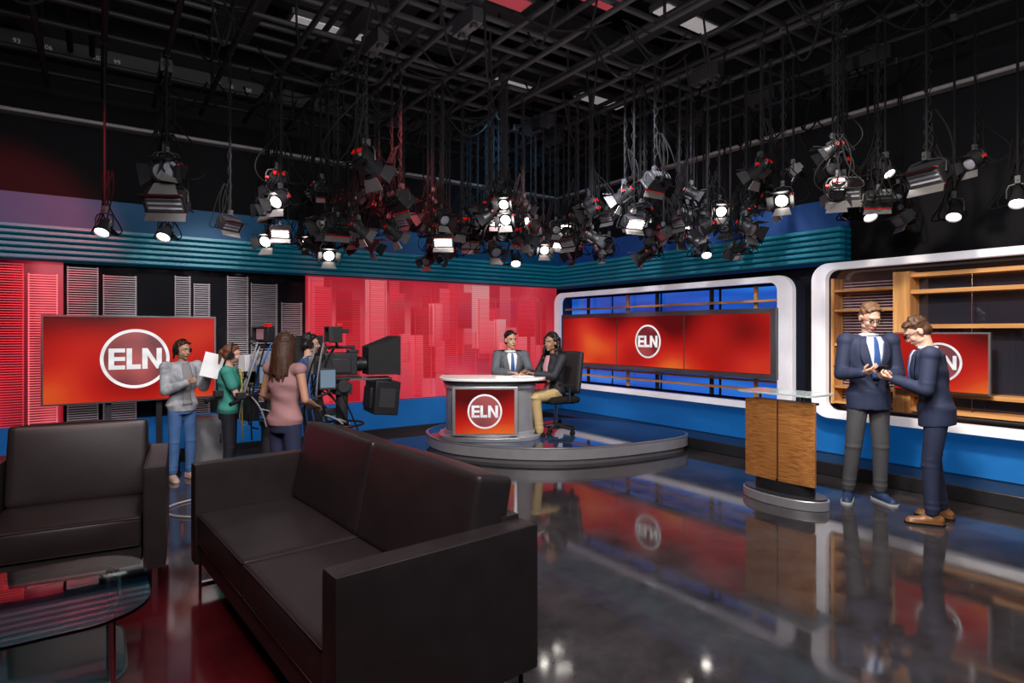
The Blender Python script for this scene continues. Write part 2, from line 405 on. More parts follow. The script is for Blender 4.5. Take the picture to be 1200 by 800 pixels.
def logo(parent,O,U,Vv,N,r):
    O,U,Vv,N=V(O),V(U),V(Vv),V(N)
    mp=lambda u,v,w:O+U*u+Vv*v+N*w
    circ=lambda R,n=56:[(R*math.cos(2*math.pi*i/n),R*math.sin(2*math.pi*i/n)) for i in range(n)]
    MB().prism(circ(.93*r),0,.002,mp).make('logo_disc',LOGOD,parent)
    MB().ringprism(circ(r),circ(.90*r),0,.005,mp).make('logo_ring',LOGOW,parent)
    h=.70*r;t=.22*h
    mb=MB();W0,W1,W2,g=.66*h,.58*h,.82*h,.06*h
    tot=W0+W1+W2+2*g;x=-tot/2;b=-h/2
    def bx(x0,x1,y0,y1):mb.prism([(x0,y0),(x1,y0),(x1,y1),(x0,y1)],0.002,.006,mp)
    bx(x,x+t,b,b+h)
    for yy in(b,b+h/2-t*.42,b+h-t*.86):bx(x+t,x+W0,yy,yy+t*.86)
    x+=W0+g;bx(x,x+t,b,b+h);bx(x+t,x+W1,b,b+t)
    x+=W1+g;bx(x,x+t,b,b+h);bx(x+W2-t,x+W2,b,b+h)
    mb.prism([(x+t,b+h),(x+t,b+h-t*1.6),(x+W2-t,b),(x+W2-t,b+t*1.6)],0.002,.006,mp)
    mb.make('logo_letters',LOGOW,parent)
BEZ=mat('screen_bezel',(.13,.13,.14),.4,.3)
vw=T('video_wall','grey housed three-panel video wall showing a round logo','video wall',(-.36,-2.24,1.0))
MB().box((.03,0,.40),(.12,4.02,.87)).make('housing',BEZ,vw,bevel=.008)
for i in(-1,0,1):
    MB().box((-.035,-i*1.30,.40),(.02,1.27,.74)).make('screen_panel',SCREEN,vw)
logo(vw,(-.047,0,.40),(0,-1,0),(0,0,1),(-1,0,0),.245)
MB().box((.19,0,.4),(.2,.5,.3)).make('wall_bracket',BLKM,vw)

e=T('shelving_unit','light oak open shelving with dark glass and slim metal rods','shelving',(-.15,-6.9,0))
def sh(y0,y1,z,t=.035,d=.22):MB().box((0,(y0+y1)/2,z),(d,y0-y1,t)).make('shelf',WOODR,e)
for z in(2.12,1.95,1.60,.93,.76):sh(1.26,-2.0,z,.040)
for z in(2.0,1.78,1.40,1.16,.93,.76):sh(2.04,1.42,z,.024)
MB().box((-.01,1.34,1.44),(.24,.16,1.44)).make('upright',WOODZ,e)
MB().box((0,2.05,1.44),(.22,.035,1.40)).make('upright',WOODZ,e)
MB().box((.03,.30,1.44),(.10,.05,1.40)).make('upright',WOODZ,e)
MB().box((.03,-.75,1.44),(.10,.05,1.40)).make('upright',WOODZ,e)
for y in(.75,-.1,-1.2): MB().cyl((-.09,y,.74),(-.09,y,2.14),.006,n=8).make('rod',CHROME,e)
mb=MB();z=.78
while z<2.12: mb.box((.08,1.73,z),(.02,.58,.012));z+=.032
mb.make('slat_infill',mat('slat_rosy',(.40,.26,.28),.4),e)
sc=T('wall_screen','flat red video screen with round logo inside the shelving','screen',(-.37,-5.93,.97))
MB().box((.02,0,.28),(.04,.80,.58)).make('housing',BEZ,sc)
MB().box((-.008,0,.28),(.016,.77,.55)).make('screen_panel',SCREEN,sc)
logo(sc,(-.018,.0,.28),(0,-1,0),(0,0,1),(-1,0,0),.19)
MB().box((.10,0,.28),(.12,.1,.1)).make('wall_bracket',BLKM,sc)

tv=T('television','large flat television on a rolling floor stand showing a round logo','television',(-6.70,-.15,0))
MB().box((0,0,1.235),(1.70,.07,.99)).make('housing',BEZ,tv,bevel=.006)
MB().box((0,-.037,1.235),(1.66,.01,.95)).make('screen_panel',SCREEN,tv)
logo(tv,(.01,-.044,1.235),(1,0,0),(0,0,1),(0,-1,0),.34)
MB().box((-.25,.06,.6),(.06,.05,1.1)).box((.25,.06,.6),(.06,.05,1.1)).box((0,.06,1.2),(.7,.05,.3)).make('stand_frame',DGREY,tv)
MB().box((0,.03,.12),(.9,.07,.05)).box((-.42,-.02,.12),(.06,.5,.05)).box((.42,-.02,.12),(.06,.5,.05)).make('stand_base',DGREY,tv)
for sx in(-.42,.42):
    for sy in(-.24,.2):MB().cyl((sx-.015,sy,.04),(sx+.015,sy,.04),.04,n=14).make('caster',RUBBER,tv)
cb=T('equipment_cart','light grey steel equipment cabinet on the floor by the television','cabinet',(-6.0,-.55,0))
MB().box((0,0,.30),(.34,.4,.5)).make('body',mat('cab_grey',(.22,.22,.24),.5),cb,bevel=.01)
MB().box((0,-.205,.30),(.30,.012,.45)).make('door',mat('cab_door',(.28,.28,.30),.45),cb,bevel=.004)
MB().box((.11,-.22,.32),(.015,.02,.1)).make('handle',CHROME,cb)
for sx in(-.13,.13):
    for sy in(-.15,.15):MB().cyl((sx-.01,sy,.025),(sx+.01,sy,.025),.025,n=10).make('caster',RUBBER,cb)

# ------------------------------------------------------------------ ceiling
RAIL=mat('rail_white',(.36,.34,.34),.4)
single(MB().cyl((-9.95,.18,3.98),(-.15,.18,3.98),.022).box((-5,.28,3.98),(9.6,.12,.03)),'curtain_track',RAIL,'pale metal curtain track below the ceiling','track')
single(MB().cyl((-.14,.2,3.98),(-.14,-9.95,3.98),.022).box((-.08,-4.9,3.98),(.12,9.6,.03)),'curtain_track',RAIL,'pale metal curtain track below the ceiling','track')
GRIDZ=4.24
def rep(mb,name,m,label,cat,group,locs,bevel=0):
    pr=None
    for l in locs:
        if pr is None: pr=mb.make(name,m,label=label,cat=cat,group=group,loc=l,bevel=bevel)
        else:
            o=pr.copy();COL.objects.link(o);o.location=l
rep(MB().cyl((0,4.95,0),(0,-4.95,0),.026,n=10),'lighting_batten',GRIDM,'black steel lighting grid pipe','grid pipe','lighting grid pipes',[(-9.5+.5*i,-4.95,GRIDZ) for i in range(19)])
rep(MB().cyl((-4.7,0,0),(4.7,0,0),.026,n=10),'lighting_batten',GRIDM,'black steel lighting grid cross pipe','grid pipe','lighting grid cross pipes',[(-5,y,GRIDZ+.052) for y in(-.3,-.85,-1.6,-2.1,-2.8,-3.5,-3.9,-4.7,-5.3,-6.1,-6.8,-7.5,-8.2)])
rep(MB().cyl((0,4.95,0),(0,-4.95,0),.030,n=10),'conduit_pipe',GRIDM,'black service pipe above the lighting grid','pipe','service pipes above the grid',[(x,-4.95,GRIDZ+.45) for x in(-9.2,-8.6,-7.3,-7.1,-6.4,-5.1,-4.3,-4.1,-3.2,-2.4,-1.3,-1.1)])
rep(MB().box((0,0,0),(.16,9.6,.05)).box((-.08,0,.04),(.008,9.6,.08)).box((.08,0,.04),(.008,9.6,.08)),'cable_tray',GRIDM,'black cable tray running above the grid','cable tray','cable trays above the grid',[(-7.75,-4.95,GRIDZ+.62),(-4.75,-4.95,GRIDZ+.62),(-2.0,-4.95,GRIDZ+.62)])
CON=mat('conduit',(.035,.035,.038),.5,.2)
rep(MB().cyl((-4.9,0,0),(4.9,0,0),.035,n=10),'conduit_pipe',CON,'dark metal service pipe below the roof deck','pipe','service pipes',[(-5,y,5.1) for y in(-.7,-1.0,-1.8,-2.4,-4.0,-4.25,-5.3,-6.0)])
BEAMM=mat('beam_paint',(.024,.024,.026),.6)
rep(MB().box((0,0,.14),(9.9,.18,.02)).box((0,0,-.14),(9.9,.18,.02)).box((0,0,0),(9.9,.02,.28)),'ceiling_beam',BEAMM,'black steel roof beam','beam','roof beams',[(-5,y,5.6) for y in(-.9,-2.2,-3.5,-4.8,-6.1,-7.4)])
rep(MB().cyl((0,0,0),(0,0,1.22),.014,n=8),'hanger_rod',ROD,'thin black steel rod carrying the grid','rod','grid hanger rods',[(x,y,GRIDZ) for x in(-9,-7.5,-6,-4.5,-3,-1.5) for y in(-.9,-2.2,-3.5,-4.8,-6.1)])
DUCT=mat('duct_black',(.035,.035,.038),.45,.3)
single(MB().box((0,0,0),(.7,9.6,.40)),'air_duct',DUCT,'black rectangular sheet metal air duct','duct',loc=(-3.9,-4.9,5.98),bevel=.01)
single(MB().box((0,0,0),(.5,9.6,.35)),'air_duct',DUCT,'narrow black rectangular sheet metal air duct','duct',loc=(-7.9,-4.9,5.98),bevel=.01)
single(MB().cyl((0,4.8,0),(0,-4.8,0),.2,n=24),'air_duct',DUCT,'round black spiral air duct','duct',loc=(-1.6,-4.9,6.0))
single(MB().box((0,0,0),(.45,9.4,.30)),'air_duct',DUCT,'low black rectangular air duct above the grid','duct',loc=(-5.75,-4.95,5.22),bevel=.01)
# dimmer / connector boxes clamped on the grid
rn=random.Random(3);loc_=[]
for i in range(22):
    xx=-9+.5*rn.randint(1,16);loc_.append((xx,rn.uniform(-7,-.6),GRIDZ-.10))
rep(MB().box((0,0,0),(.10,.34,.12)).box((0,.1,-.075),(.05,.05,.03)).box((0,-.1,-.075),(.05,.05,.03)).box((0,0,.075),(.03,.05,.04)),'connector_box',BLKM,'black power connector box clamped to a grid pipe','connector box','grid connector boxes',loc_)
TROFF=mat('troffer_diffuser',(.4,.4,.42),.5,emit=(.8,.76,.72),es=.22)
TROFR=mat('troffer_diffuser_red',(.35,.05,.06),.5,emit=(.8,.08,.12),es=.16)
for (l,d,red) in((-2.5,6.4,0),(-.2,6.0,1),(.75,6.0,1),(2.45,5.2,0),(1.9,6.5,0),(3.2,7.4,0),(.1,8.3,0),(1.3,8.8,0),(4.3,5.0,0)):
    p=P(l,d,4.94)
    if p.x>-.8 or p.y>-.3:continue
    if abs(p.x+5.75)<.8:p.x=-5.75+(.85 if p.x>-5.75 else -.85)
    t=T('ceiling_light','dim rectangular ceiling light fitting with pale diffuser','ceiling light',p,0,'ceiling light fittings')
    MB().box((0,0,.03),(.9,.26,.06)).make('housing',DGREY,t)
    MB().box((0,0,-.005),(.84,.20,.02)).make('diffuser',TROFR if red else TROFF,t)
    for sx in(-.36,.36):MB().cyl((sx,0,.06),(sx,0,.54),.006,n=6).make('suspension_cable',DGREY,t)
rc=T('cable_raceway','black cable raceway with small pale circuit numbers','raceway',(-5.0,.26,4.75))
MB().box((0,0,0),(9.6,.14,.22)).make('channel',mat('raceway_black',(.02,.02,.022),.5),rc,bevel=.005)
def text(s,h,parent,loc,rot,m):
    cu=bpy.data.curves.new('t','FONT');cu.body=s;cu.size=h*1.4;cu.extrude=.001;cu.align_x='CENTER'
    o=bpy.data.objects.new('t',cu);COL.objects.link(o)
    me=bpy.data.meshes.new_from_object(o.evaluated_get(bpy.context.evaluated_depsgraph_get()))
    bpy.data.objects.remove(o);me.materials.clear();me.materials.append(m)
    k=bpy.data.objects.new('circuit_number',me);COL.objects.link(k);k.parent=parent;k.location=loc;k.rotation_euler=rot
for s,xx in(('93',-7.78),('106',-7.52),('107',-7.05),('99',-6.86),('54',-5.78),('96',-5.62),('100',-5.42)):
    text(s,.05,rc,(xx+5.0,-.073,-.03),(math.pi/2,0,0),mat('number_white',(.35,.35,.35),.6,emit=(.5,.5,.5),es=.1))
rn=random.Random(5)
for i in range(120):
    l=rn.uniform(-3.4,4.0);d=rn.uniform(4.2,8.4)
    a=P(l,d,GRIDZ);b=a+V((rn.uniform(-.9,.9),rn.uniform(-.9,.9),0))
    a.x=min(-.4,max(-9.5,a.x));b.x=min(-.4,max(-9.5,b.x));a.y=min(-.1,a.y);b.y=min(-.1,b.y)
    if (a-b).length<.3: b=b+V((-.5,-.4,0))
    sg=rn.uniform(.1,.5)
    MB().tube([a.lerp(b,t/14)+V((0,0,-sg*math.sin(math.pi*t/14)+.02)) for t in range(15)],.010,5).make('draped_cable',CABM,label='black power cable sagging between grid pipes',cat='cable',group='draped power cables')

# ------------------------------------------------------------------ studio lights
def loopcable(seed):
    rnd=random.Random(seed);pts=[]
    a,b,c=rnd.uniform(-.30,.30),rnd.uniform(.08,.28),rnd.uniform(-.30,.30)
    for i in range(19):
        t=i/18
        pts.append((a*math.sin(t*math.pi)+.06*math.sin(t*9+seed),.08+b*math.sin(t*math.pi)*.8+c*.3*math.sin(t*2*math.pi),.02+.70*t-.36*math.sin(t*math.pi)))
    return pts
BIN=mat('barn_inside',(.22,.21,.21),.35,.6)
def door(pts):
    q=MB();n=[(x,y-.001,z+.006) for x,y,z in pts]
    q.add(list(pts)+n,[(0,1,2,3),(7,6,5,4),(0,4,5,1),(1,5,6,2),(2,6,7,3),(3,7,4,0)]);return q
def fixture(kind):
    lab={'fresnel':'black fresnel studio light with open barn doors and hanging cable','soft':'black rectangular soft light with barn doors and red trim','par':'small black can light on a hanging rod'}[kind]
    e=T({'fresnel':'fresnel_light','soft':'soft_light','par':'can_light'}[kind],lab,'studio light',(0,0,0),0,'hanging studio lights')
    tl=math.radians({'fresnel':32,'soft':38,'par':52}[kind]);M=Rx(tl)
    if kind=='fresnel':
        mb=MB().cyl((0,.12,0),(0,-.10,0),.10,.105,20).cyl((0,-.10,0),(0,-.135,0),.122,.122,20).cyl((0,.12,0),(0,.16,0),.085,.06,20)
        for i in range(5):mb.cyl((0,.1-.035*i,0),(0,.09-.035*i,0),.112,.112,20)
        mb.box((0,.02,-.11),(.12,.18,.03)).box((.0,.03,.115),(.05,.14,.03))
        mb.xf(M).make('housing',BLKM,e)
        MB().ell((0,-.128,0),(.098,.02,.098),None,8,20).xf(M).make('lens',LENS_OFF,e)
        for k in range(4):
            R=Matrix.Rotation(k*math.pi/2,4,'Y')
            w=.10 if k%2 else .12
            door([(-w*.8,-.14,.115),(w*.8,-.14,.115),(w*1.15,-.25,.19),(-w*1.15,-.25,.19)]).xf(M@R).make('barn_door',BIN if k==2 else BLKM,e)
        yr=.135
        MB().cyl((.10,.05,.02),(.15,.05,.02),.022,n=10).xf(M).make('focus_knob',REDG,e)
        MB().box((0,.165,0),(.14,.012,.06)).xf(M).make('rear_label_plate',REDG,e)
    elif kind=='soft':
        mb=MB().box((0,.04,0),(.38,.16,.20)).box((0,.14,0),(.32,.06,.14))
        for sz in(-.095,.095):mb.box((0,-.05,sz),(.40,.03,.02))
        for sx in(-.195,.195):mb.box((sx,-.05,0),(.02,.03,.20))
        for i in range(6):mb.box((-.15+.06*i,.17,0),(.012,.03,.12))
        mb.xf(M).make('housing',BLKM,e,bevel=.005)
        mb=MB()
        for i in range(3):mb.cyl((-.16,-.05,-.055+.055*i),(.16,-.05,-.055+.055*i),.013,n=10)
        mb.xf(M).make('lens',LENS_OFF,e)
        MB().box((0,-.042,0),(.36,.012,.17)).xf(M).make('reflector',BIN,e)
        MB().box((0,-.068,.105),(.39,.01,.012)).box((0,-.068,-.105),(.39,.01,.012)).xf(M).make('trim_strip',REDG,e)
        for s in(1,-1):
            door([(-.19,-.07,.10*s),(.19,-.07,.10*s),(.20,-.15,.15*s),(-.20,-.15,.15*s)]).xf(M).make('barn_door',BIN if s<0 else BLKM,e)
        yr=.21
    else:
        mb=MB();prof=[(.13,.03),(.10,.055),(.03,.062),(-.06,.085),(-.11,.092),(-.112,.08),(-.06,.07)]
        mb.rings([[V((r*math.cos(2*math.pi*i/18),y,r*math.sin(2*math.pi*i/18))) for i in range(18)] for y,r in prof])
        mb.xf(M).make('housing',BLKM,e)
        MB().ell((0,-.085,0),(.074,.02,.074),None,8,16).xf(M).make('lens',LENS_OFF,e)
        yr=.10
    MB().tube([(-yr,0,0),(-yr,.005,.10),(-yr*.8,.005,.15),(0,.005,.17),(yr*.8,.005,.15),(yr,.005,.10),(yr,0,0)],.010,6).make('yoke',BLKM,e)
    MB().cyl((0,.005,0),(0,.005,1),.015,n=8).make('hanging_rod',ROD,e).location=(0,0,.17)
    if kind!='par':
        q=MB();n=11
        for s in(-1,1):q.tube([(s*(1 if i%2 else -1)*.045,.02+.004*s,i/n) for i in range(n+1)],.007,5)
        q.make('scissor_hanger',ROD,e).location=(0,0,.17)
    MB().box((0,0,0),(.05,.07,.09)).cyl((0,-.05,0),(0,.05,0),.012,n=8).make('clamp',DGREY,e).location=(0,0,.21)
    MB().box((0,0,0),(.08,.08,.10)).make('pipe_clamp',BLKM,e).location=(0,0,1)
    for s in(1,2,3,4,5):MB().tube(loopcable(s+{'fresnel':0,'soft':5,'par':9}[kind]),.009,6).make('power_cable',CABM,e)
    return e
protos={};lens_on={}
FX=[(-3.48,5.8,3.15,'fresnel',(-2.6,3),0,.95),(-3.19,6.0,2.82,'soft',(-3,3),0,.95),(-3.72,5.6,2.52,'par',(-3.4,3),1,.75),(-3.40,5.9,2.53,'par',(-3.2,3),1,.75),
(-2.61,6.2,3.12,'fresnel',(-3.5,8),0,.80),(-2.22,6.6,3.12,'fresnel',(0,8),0,.72),(-1.28,5.6,3.12,'fresnel',(1,9),0,.85),(-1.29,6.0,2.86,'soft',(1,8),0,.78),
(-1.89,6.6,2.74,'fresnel',(-3,5),0,.70),(-2.48,6.8,2.55,'fresnel',(0,7),0,.66),(-2.08,6.4,2.40,'fresnel',(-1,4),1,.60),(-1.58,6.9,2.57,'fresnel',(2,6),0,.66),(-2.0,7.4,2.59,'par',(0,8),0,.8),
(-.7,7.0,2.81,'fresnel',(-2,9),0,.66),(-.42,7.3,2.57,'fresnel',(1,5),0,.66),(-.085,7.4,2.90,'soft',(.3,4),1,.60),(-.11,7.8,2.50,'par',(0,6),1,.8),(.38,7.6,2.85,'fresnel',(2,6),0,.66),
(.86,8.0,2.92,'soft',(1.2,4),1,.60),(1.15,7.8,2.66,'par',(1,6),0,.8),(1.5,6.8,2.90,'soft',(.5,4),1,.62),(1.56,7.3,2.5,'fresnel',(0,8),0,.66),(2.0,7.0,2.68,'fresnel',(3,5),0,.66),
(2.3,7.2,2.52,'par',(2,5),1,.72),(1.5,6.0,3.02,'soft',(0,8),0,.68),(2.41,6.2,2.64,'fresnel',(3.5,4.5),0,.66),(2.5,6.5,2.41,'par',(2,8),1,.72),(2.63,5.5,2.75,'fresnel',(1.5,4),1,.58),
(2.84,5.3,2.82,'soft',(2,3),0,.75),(3.24,5.6,2.69,'par',(3.3,4),1,.72),(3.56,5.0,2.82,'soft',(1,4),0,.75),(3.75,5.1,2.58,'par',(3.2,4.5),1,.68),(4.0,4.75,2.62,'par',(3.5,4.2),1,.68),
(-.42,6.5,2.93,'fresnel',(-2,8),0,.66),(1.06,6.2,2.98,'fresnel',(0,7),0,.66),(-.95,6.6,2.62,'par',(0,8),0,.7),(-1.7,6.3,2.62,'soft',(-3,8),0,.66),(.1,6.9,2.66,'fresnel',(2,9),0,.64),
(-.55,7.9,2.70,'soft',(0,5),0,.63),(1.75,7.7,2.75,'fresnel',(.5,6),0,.63),(2.75,6.1,2.85,'fresnel',(4,6),0,.66),(-2.9,6.6,2.95,'fresnel',(-2,4),0,.70)]
pos=[V((a[0],a[1],a[2])) for a in FX]
rn=random.Random(11)
for (l0,l1,d0,d1,z0,z1,n) in((-2.7,-1.1,5.7,7.3,2.5,3.15,22),(-1.1,.2,6.2,8.2,2.45,3.05,24),(.2,1.4,6.4,8.2,2.55,3.05,18),(1.3,2.8,6.0,7.6,2.5,3.05,20),(2.4,4.0,4.8,6.0,2.65,3.1,12),(-3.8,-3.0,5.8,6.4,2.9,3.3,2)):
    c=0;tr=0
    while c<n and tr<700:
        tr+=1;q=V((rn.uniform(l0,l1),rn.uniform(d0,d1),rn.uniform(z0,z1)))
        if min((q-a).length for a in pos)<.25:continue
        pos.append(q);c+=1
        on=1 if rn.random()<.15 else 0
        tg=(q.x+rn.uniform(-1.5,1.5),rn.uniform(3,5)) if on else (rn.uniform(-4,4),rn.uniform(3,9))
        FX.append((q.x,q.y,q.z,rn.choice(['fresnel','fresnel','fresnel','par','soft']),tg,on,rn.uniform(.46,.66)))
for (l,d,z,kind,tg,on,s) in FX:
    p=P(l,d,z)
    p.x=min(round(p.x*2)/2,-.5)
    t=P(*tg);w=(t-p);rz=math.atan2(w.x,-w.y)
    if kind not in protos:
        e=fixture(kind);protos[kind]=e
        for c in e.children:
            if c.name.startswith('lens'):
                me=c.data.copy();me.materials.clear();me.materials.append(LENS_ON);lens_on[kind]=me;lens_on[kind+'off']=c.data
        e.location=p;e.rotation_euler.z=rz
    else: e=clone(protos[kind],p,rz)
    e.scale=(s,s,s)
    for c in e.children:
        if c.name.startswith('hanging_rod') or c.name.startswith('scissor_hanger'):c.scale=(1,1,(GRIDZ-z)/s-.17)
        elif c.name.startswith('pipe_clamp'):c.location.z=(GRIDZ-z)/s
        elif c.name.startswith('lens'):
            c.data=lens_on[kind] if on else lens_on[kind+'off']

# ------------------------------------------------------------------ anchor platform and desk
out=[(-1.15,8.3),(-1.08,7.8),(-.75,7.3),(-.15,6.99),(.5,6.9),(1.05,7.02),(1.6,7.28),(2.1,7.6),(2.32,7.88),(2.25,8.2),(1.9,8.65),(1.3,9.1),(.6,9.35),(-.2,9.3),(-.85,8.9)]
def smooth_closed(pts,n=6):
    r=[];N=len(pts)
    for i in range(N):
        p0,p1,p2,p3=[V(pts[(i+k)%N]) for k in(-1,0,1,2)]
        for j in range(n):
            t=j/n
            r.append(.5*((2*p1)+(-p0+p2)*t+(2*p0-5*p1+4*p2-p3)*t*t+(-p0+3*p1-3*p2+p3)*t**3))
    return [(a.x,a.y) for a in r]
oc=smooth_closed(out);cx,cy=.55,8.05
def scaled(pts,s):return[(cx+(a-cx)*s,cy+(b-cy)*s) for a,b in pts]
mpW=lambda u,v,w:P(u,v,w)-P(cx,cy,0)
PZ=.205
PSIDE=mat('platform_side',(.46,.45,.47),.35,.4)
pf=T('stage_platform','low curved stage platform with grey metal sides and glossy top','platform',P(cx,cy,0))
MB().prism(scaled(oc,.975),0,.07,mpW).make('plinth',mat('platform_grey_dark',(.22,.22,.23),.35,.4),pf)
MB().prism(oc,.055,.185,mpW).make('side_band',PSIDE,pf,bevel=.006)
MB().prism(scaled(oc,1.004),.18,.20,mpW).make('edge_trim',ALU,pf,bevel=.004)
MB().prism(scaled(oc,.985),.195,.205,mpW).make('deck',mat('platform_top',(.02,.045,.10),.05,spec=.9),pf)
dk=T('news_desk','curved silver anchor desk with white top and red logo screen','desk',P(-.28,7.72,PZ),YAW)
def dshape(w,f,b,n=26,ex=2.6):
    pts=[]
    for i in range(n+1):
        t=math.pi*i/n
        c,s=math.cos(t),math.sin(t)
        pts.append((w*math.copysign(abs(c)**(2/ex),c),-f*abs(s)**(2/ex)))
    pts+=[(-w,b),(w,b)]
    return pts
mpD=lambda u,v,w:V((u,v,w))
MB().prism(dshape(.66,.52,.20),0,.05,mpD).make('plinth',ALU,dk,bevel=.005)
MB().prism(dshape(.57,.40,.16),.05,.70,mpD).make('body',mat('desk_silver',(.34,.34,.36),.3,.5),dk)
MB().prism(dshape(.59,.42,.17),.05,.10,mpD).make('lower_band',ALU,dk,bevel=.004)
MB().prism(dshape(.59,.42,.17),.63,.67,mpD).make('upper_band',ALU,dk,bevel=.004)
MB().prism([(u+.03,v) for u,v in dshape(.685,.49,.24)],.73,.765,mpD).make('desktop',WHITE,dk,bevel=.008)
MB().prism(dshape(.60,.44,.2),.69,.731,mpD).make('desktop_support',DGREY,dk)
MB().box((-.05,-.425,.37),(.80,.05,.60)).make('screen_frame',ALU,dk,bevel=.008)
MB().box((-.05,-.45,.37),(.72,.02,.54)).make('screen_panel',SCREEN,dk)
logo(dk,(-.05,-.462,.37),(1,0,0),(0,0,1),(0,-1,0),.21)
MD=Matrix.Translation(P(-.28,7.72,PZ))@Matrix.Rotation(YAW,4,'Z')
for k,(a,b) in enumerate(((.18,-.20),(.42,-.02))):
    single(MB().box((0,0,.003),(.21,.29,.006)),'paper_sheet',PAPER,'sheets of white script paper lying on the desk','paper',loc=MD@V((a,b,.766)),rz=YAW+.3*k)

def office_chair(loc,rz,label):
    e=T('office_chair',label,'chair',loc,rz)
    mb=MB()
    for i in range(5):
        a=2*math.pi*i/5+.3;mb.cyl((0,0,.11),(.27*math.cos(a),.27*math.sin(a),.075),.025,.016,8)
    mb.cyl((0,0,.06),(0,0,.16),.035);mb.make('base',BLKM,e)
    for i in range(5):
        a=2*math.pi*i/5+.3;x,y=.27*math.cos(a),.27*math.sin(a)
        MB().cyl((x-.02,y,.03),(x+.02,y,.03),.03,n=12).make('caster',RUBBER,e)
    MB().cyl((0,0,.14),(0,0,.42),.025).make('gas_column',CHROME,e)
    MB().cushion((0,0,.45),(.48,.46,.09),.035,.01).make('seat',RUBBER,e)
    MB().cushion((0,.25,.80),(.44,.07,.55),.03,.01,Rx(-.12).to_3x3()).make('backrest',mat('chair_mesh',(.02,.018,.02),.6),e)
    MB().box((0,.27,.52),(.06,.03,.3)).make('back_support',BLKM,e)
    for s in(-1,1):
        MB().tube([(s*.22,.02,.42),(s*.27,.02,.44),(s*.27,.03,.64)],.014).box((s*.27,-.01,.655),(.06,.24,.03)).make('armrest',BLKM,e)
    return e
rH=Fdir(-.85,-.52)
office_chair(P(.58,7.90,PZ),rH,'black swivel office chair under the anchor in khaki trousers')
office_chair(P(-.02,8.28,PZ),Fdir(.1,-1),'black swivel office chair behind the news desk')

# ------------------------------------------------------------------ podium
pd=T('presenter_podium','orange-brown wood presenter stand with glass shelf and grey curved base','podium',(-1.90,-5.25,0))
def ellp(a,b,n=40,cx=0,cy=0):return[(cx+a*math.cos(2*math.pi*i/n),cy+b*math.sin(2*math.pi*i/n)) for i in range(n)]
MB().prism(ellp(.21,.40),0,.085).make('base_ring',ALU,pd,bevel=.006)
MB().prism(ellp(.195,.385),.085,.10).make('base_top',mat('podium_dark',(.03,.03,.034),.25),pd)
MB().prism(ellp(.12,.28),.10,.22).make('base_riser',BLKM,pd)
def curved(y0,y1,off=0):
    q=MB();pts=[]
    fx=lambda y:-.12+.20*y*y+off
    n=8
    for i in range(n+1):
        y=y0+(y1-y0)*i/n;pts.append((fx(y),y))
    for i in range(n+1):
        y=y1+(y0-y1)*i/n;pts.append((fx(y)+.025,y))
    return q.prism(pts,.20,.925)
curved(.010,.335).make('wood_panel',WOOD,pd,bevel=.003)
curved(-.335,-.010).make('wood_panel',WOOD,pd,bevel=.003)
MB().box((-.08,0,.55),(.04,.06,.74)).make('spine',BLKM,pd)
for s in(-1,1):MB().box((-.05,s*.20,.54),(.05,.05,.74)).make('post',DGREY,pd)
for s in(-1,1):MB().cyl((-.06,s*.20,.90),(-.06,s*.20,.985),.014).make('standoff',CHROME,pd)
MB().prism(rrect(.42,.74,.06),.985,1.0).make('glass_shelf',mat('frosted_glass',(.75,.85,.85),.15,trans=.5,nz=0),pd)
MB().box((-.03,0,.91),(.14,.60,.02)).make('inner_shelf',DGREY,pd)

# ------------------------------------------------------------------ sofa, armchair, table
def sofa(name,W,n,loc,rz,label,cat):
    e=T(name,label,cat,loc,rz)
    for s in(-1,1):
        MB().cushion((s*(W/2-.06),0,.44),(.12,.88,.60),.009,.002,n=8).make('armrest',LEATHER,e)
    MB().cushion((0,-.02,.22),(W-.25,.80,.12),.010,0,n=4).make('seat_base',LEATHER,e)
    MB().cushion((0,.385,.45),(W-.23,.10,.62),.010,.002).make('back_panel',LEATHER,e)
    iw=(W-.25)/n
    R=Rx(-.20).to_3x3()
    for i in range(n):
        x=-(W-.25)/2+iw*(i+.5)
        MB().cushion((x,-.10,.370),(iw-.006,.66,.175),.020,.014,n=14).make('seat_cushion',LEATHER,e)
        MB().cushion((x,.27,.685),(iw-.006,.19,.50),.020,.016,R,n=14).make('back_cushion',LEATHER,e)
        hx=iw/2-.008;y0,y1=-.432,.20
        for zz in(.448,.292):
            MB().tube([(x-hx,y1,zz),(x-hx,y0+.01,zz),(x-hx+.01,y0,zz),(x+hx-.01,y0,zz),(x+hx,y0+.01,zz),(x+hx,y1,zz)],.0035,6).make('seam_piping',LEATHER,e)
    for sx in(-1,1):
        for sy in(-.40,.40):
            MB().box((sx*(W/2-.06),sy,.07),(.03,.012,.14)).make('leg',CHROME,e)
        MB().box((sx*(W/2-.06),0,.008),(.03,.80,.012)).make('floor_rail',CHROME,e)
    return e
sofa('sofa',2.22,2,(-6.065,-5.25,0.006),math.radians(-85.8),'near-black leather two-seat sofa with square arms','sofa')
sofa('armchair',1.0,1,(-7.17,-3.72,0.006),math.radians(-6),'near-black leather armchair with square arms and metal legs','armchair')
single(MB().box((-7.75,-6.7,.003),(4.1,6.6,.006)),'red_floor_area',mat('glossy_dark_red',(.04,.004,.006),.10,spec=.8,nz=.35,nscale=3),'glossy dark red area of floor under the seating','mat')  # thin glossy layer that makes this part of the floor dark red
ct=T('coffee_table','rounded tinted glass coffee table with slim frame and lower shelf','coffee table',(-7.46,-5.15,.006))
MB().prism(rrect(1.18,.84,.24,14),.425,.437).make('glass_top',GLASS,ct)
MB().prism(rrect(1.0,.66,.18,12),.14,.15).make('lower_shelf',mat('smoked_shelf',(.012,.028,.030),.06,spec=.9),ct)
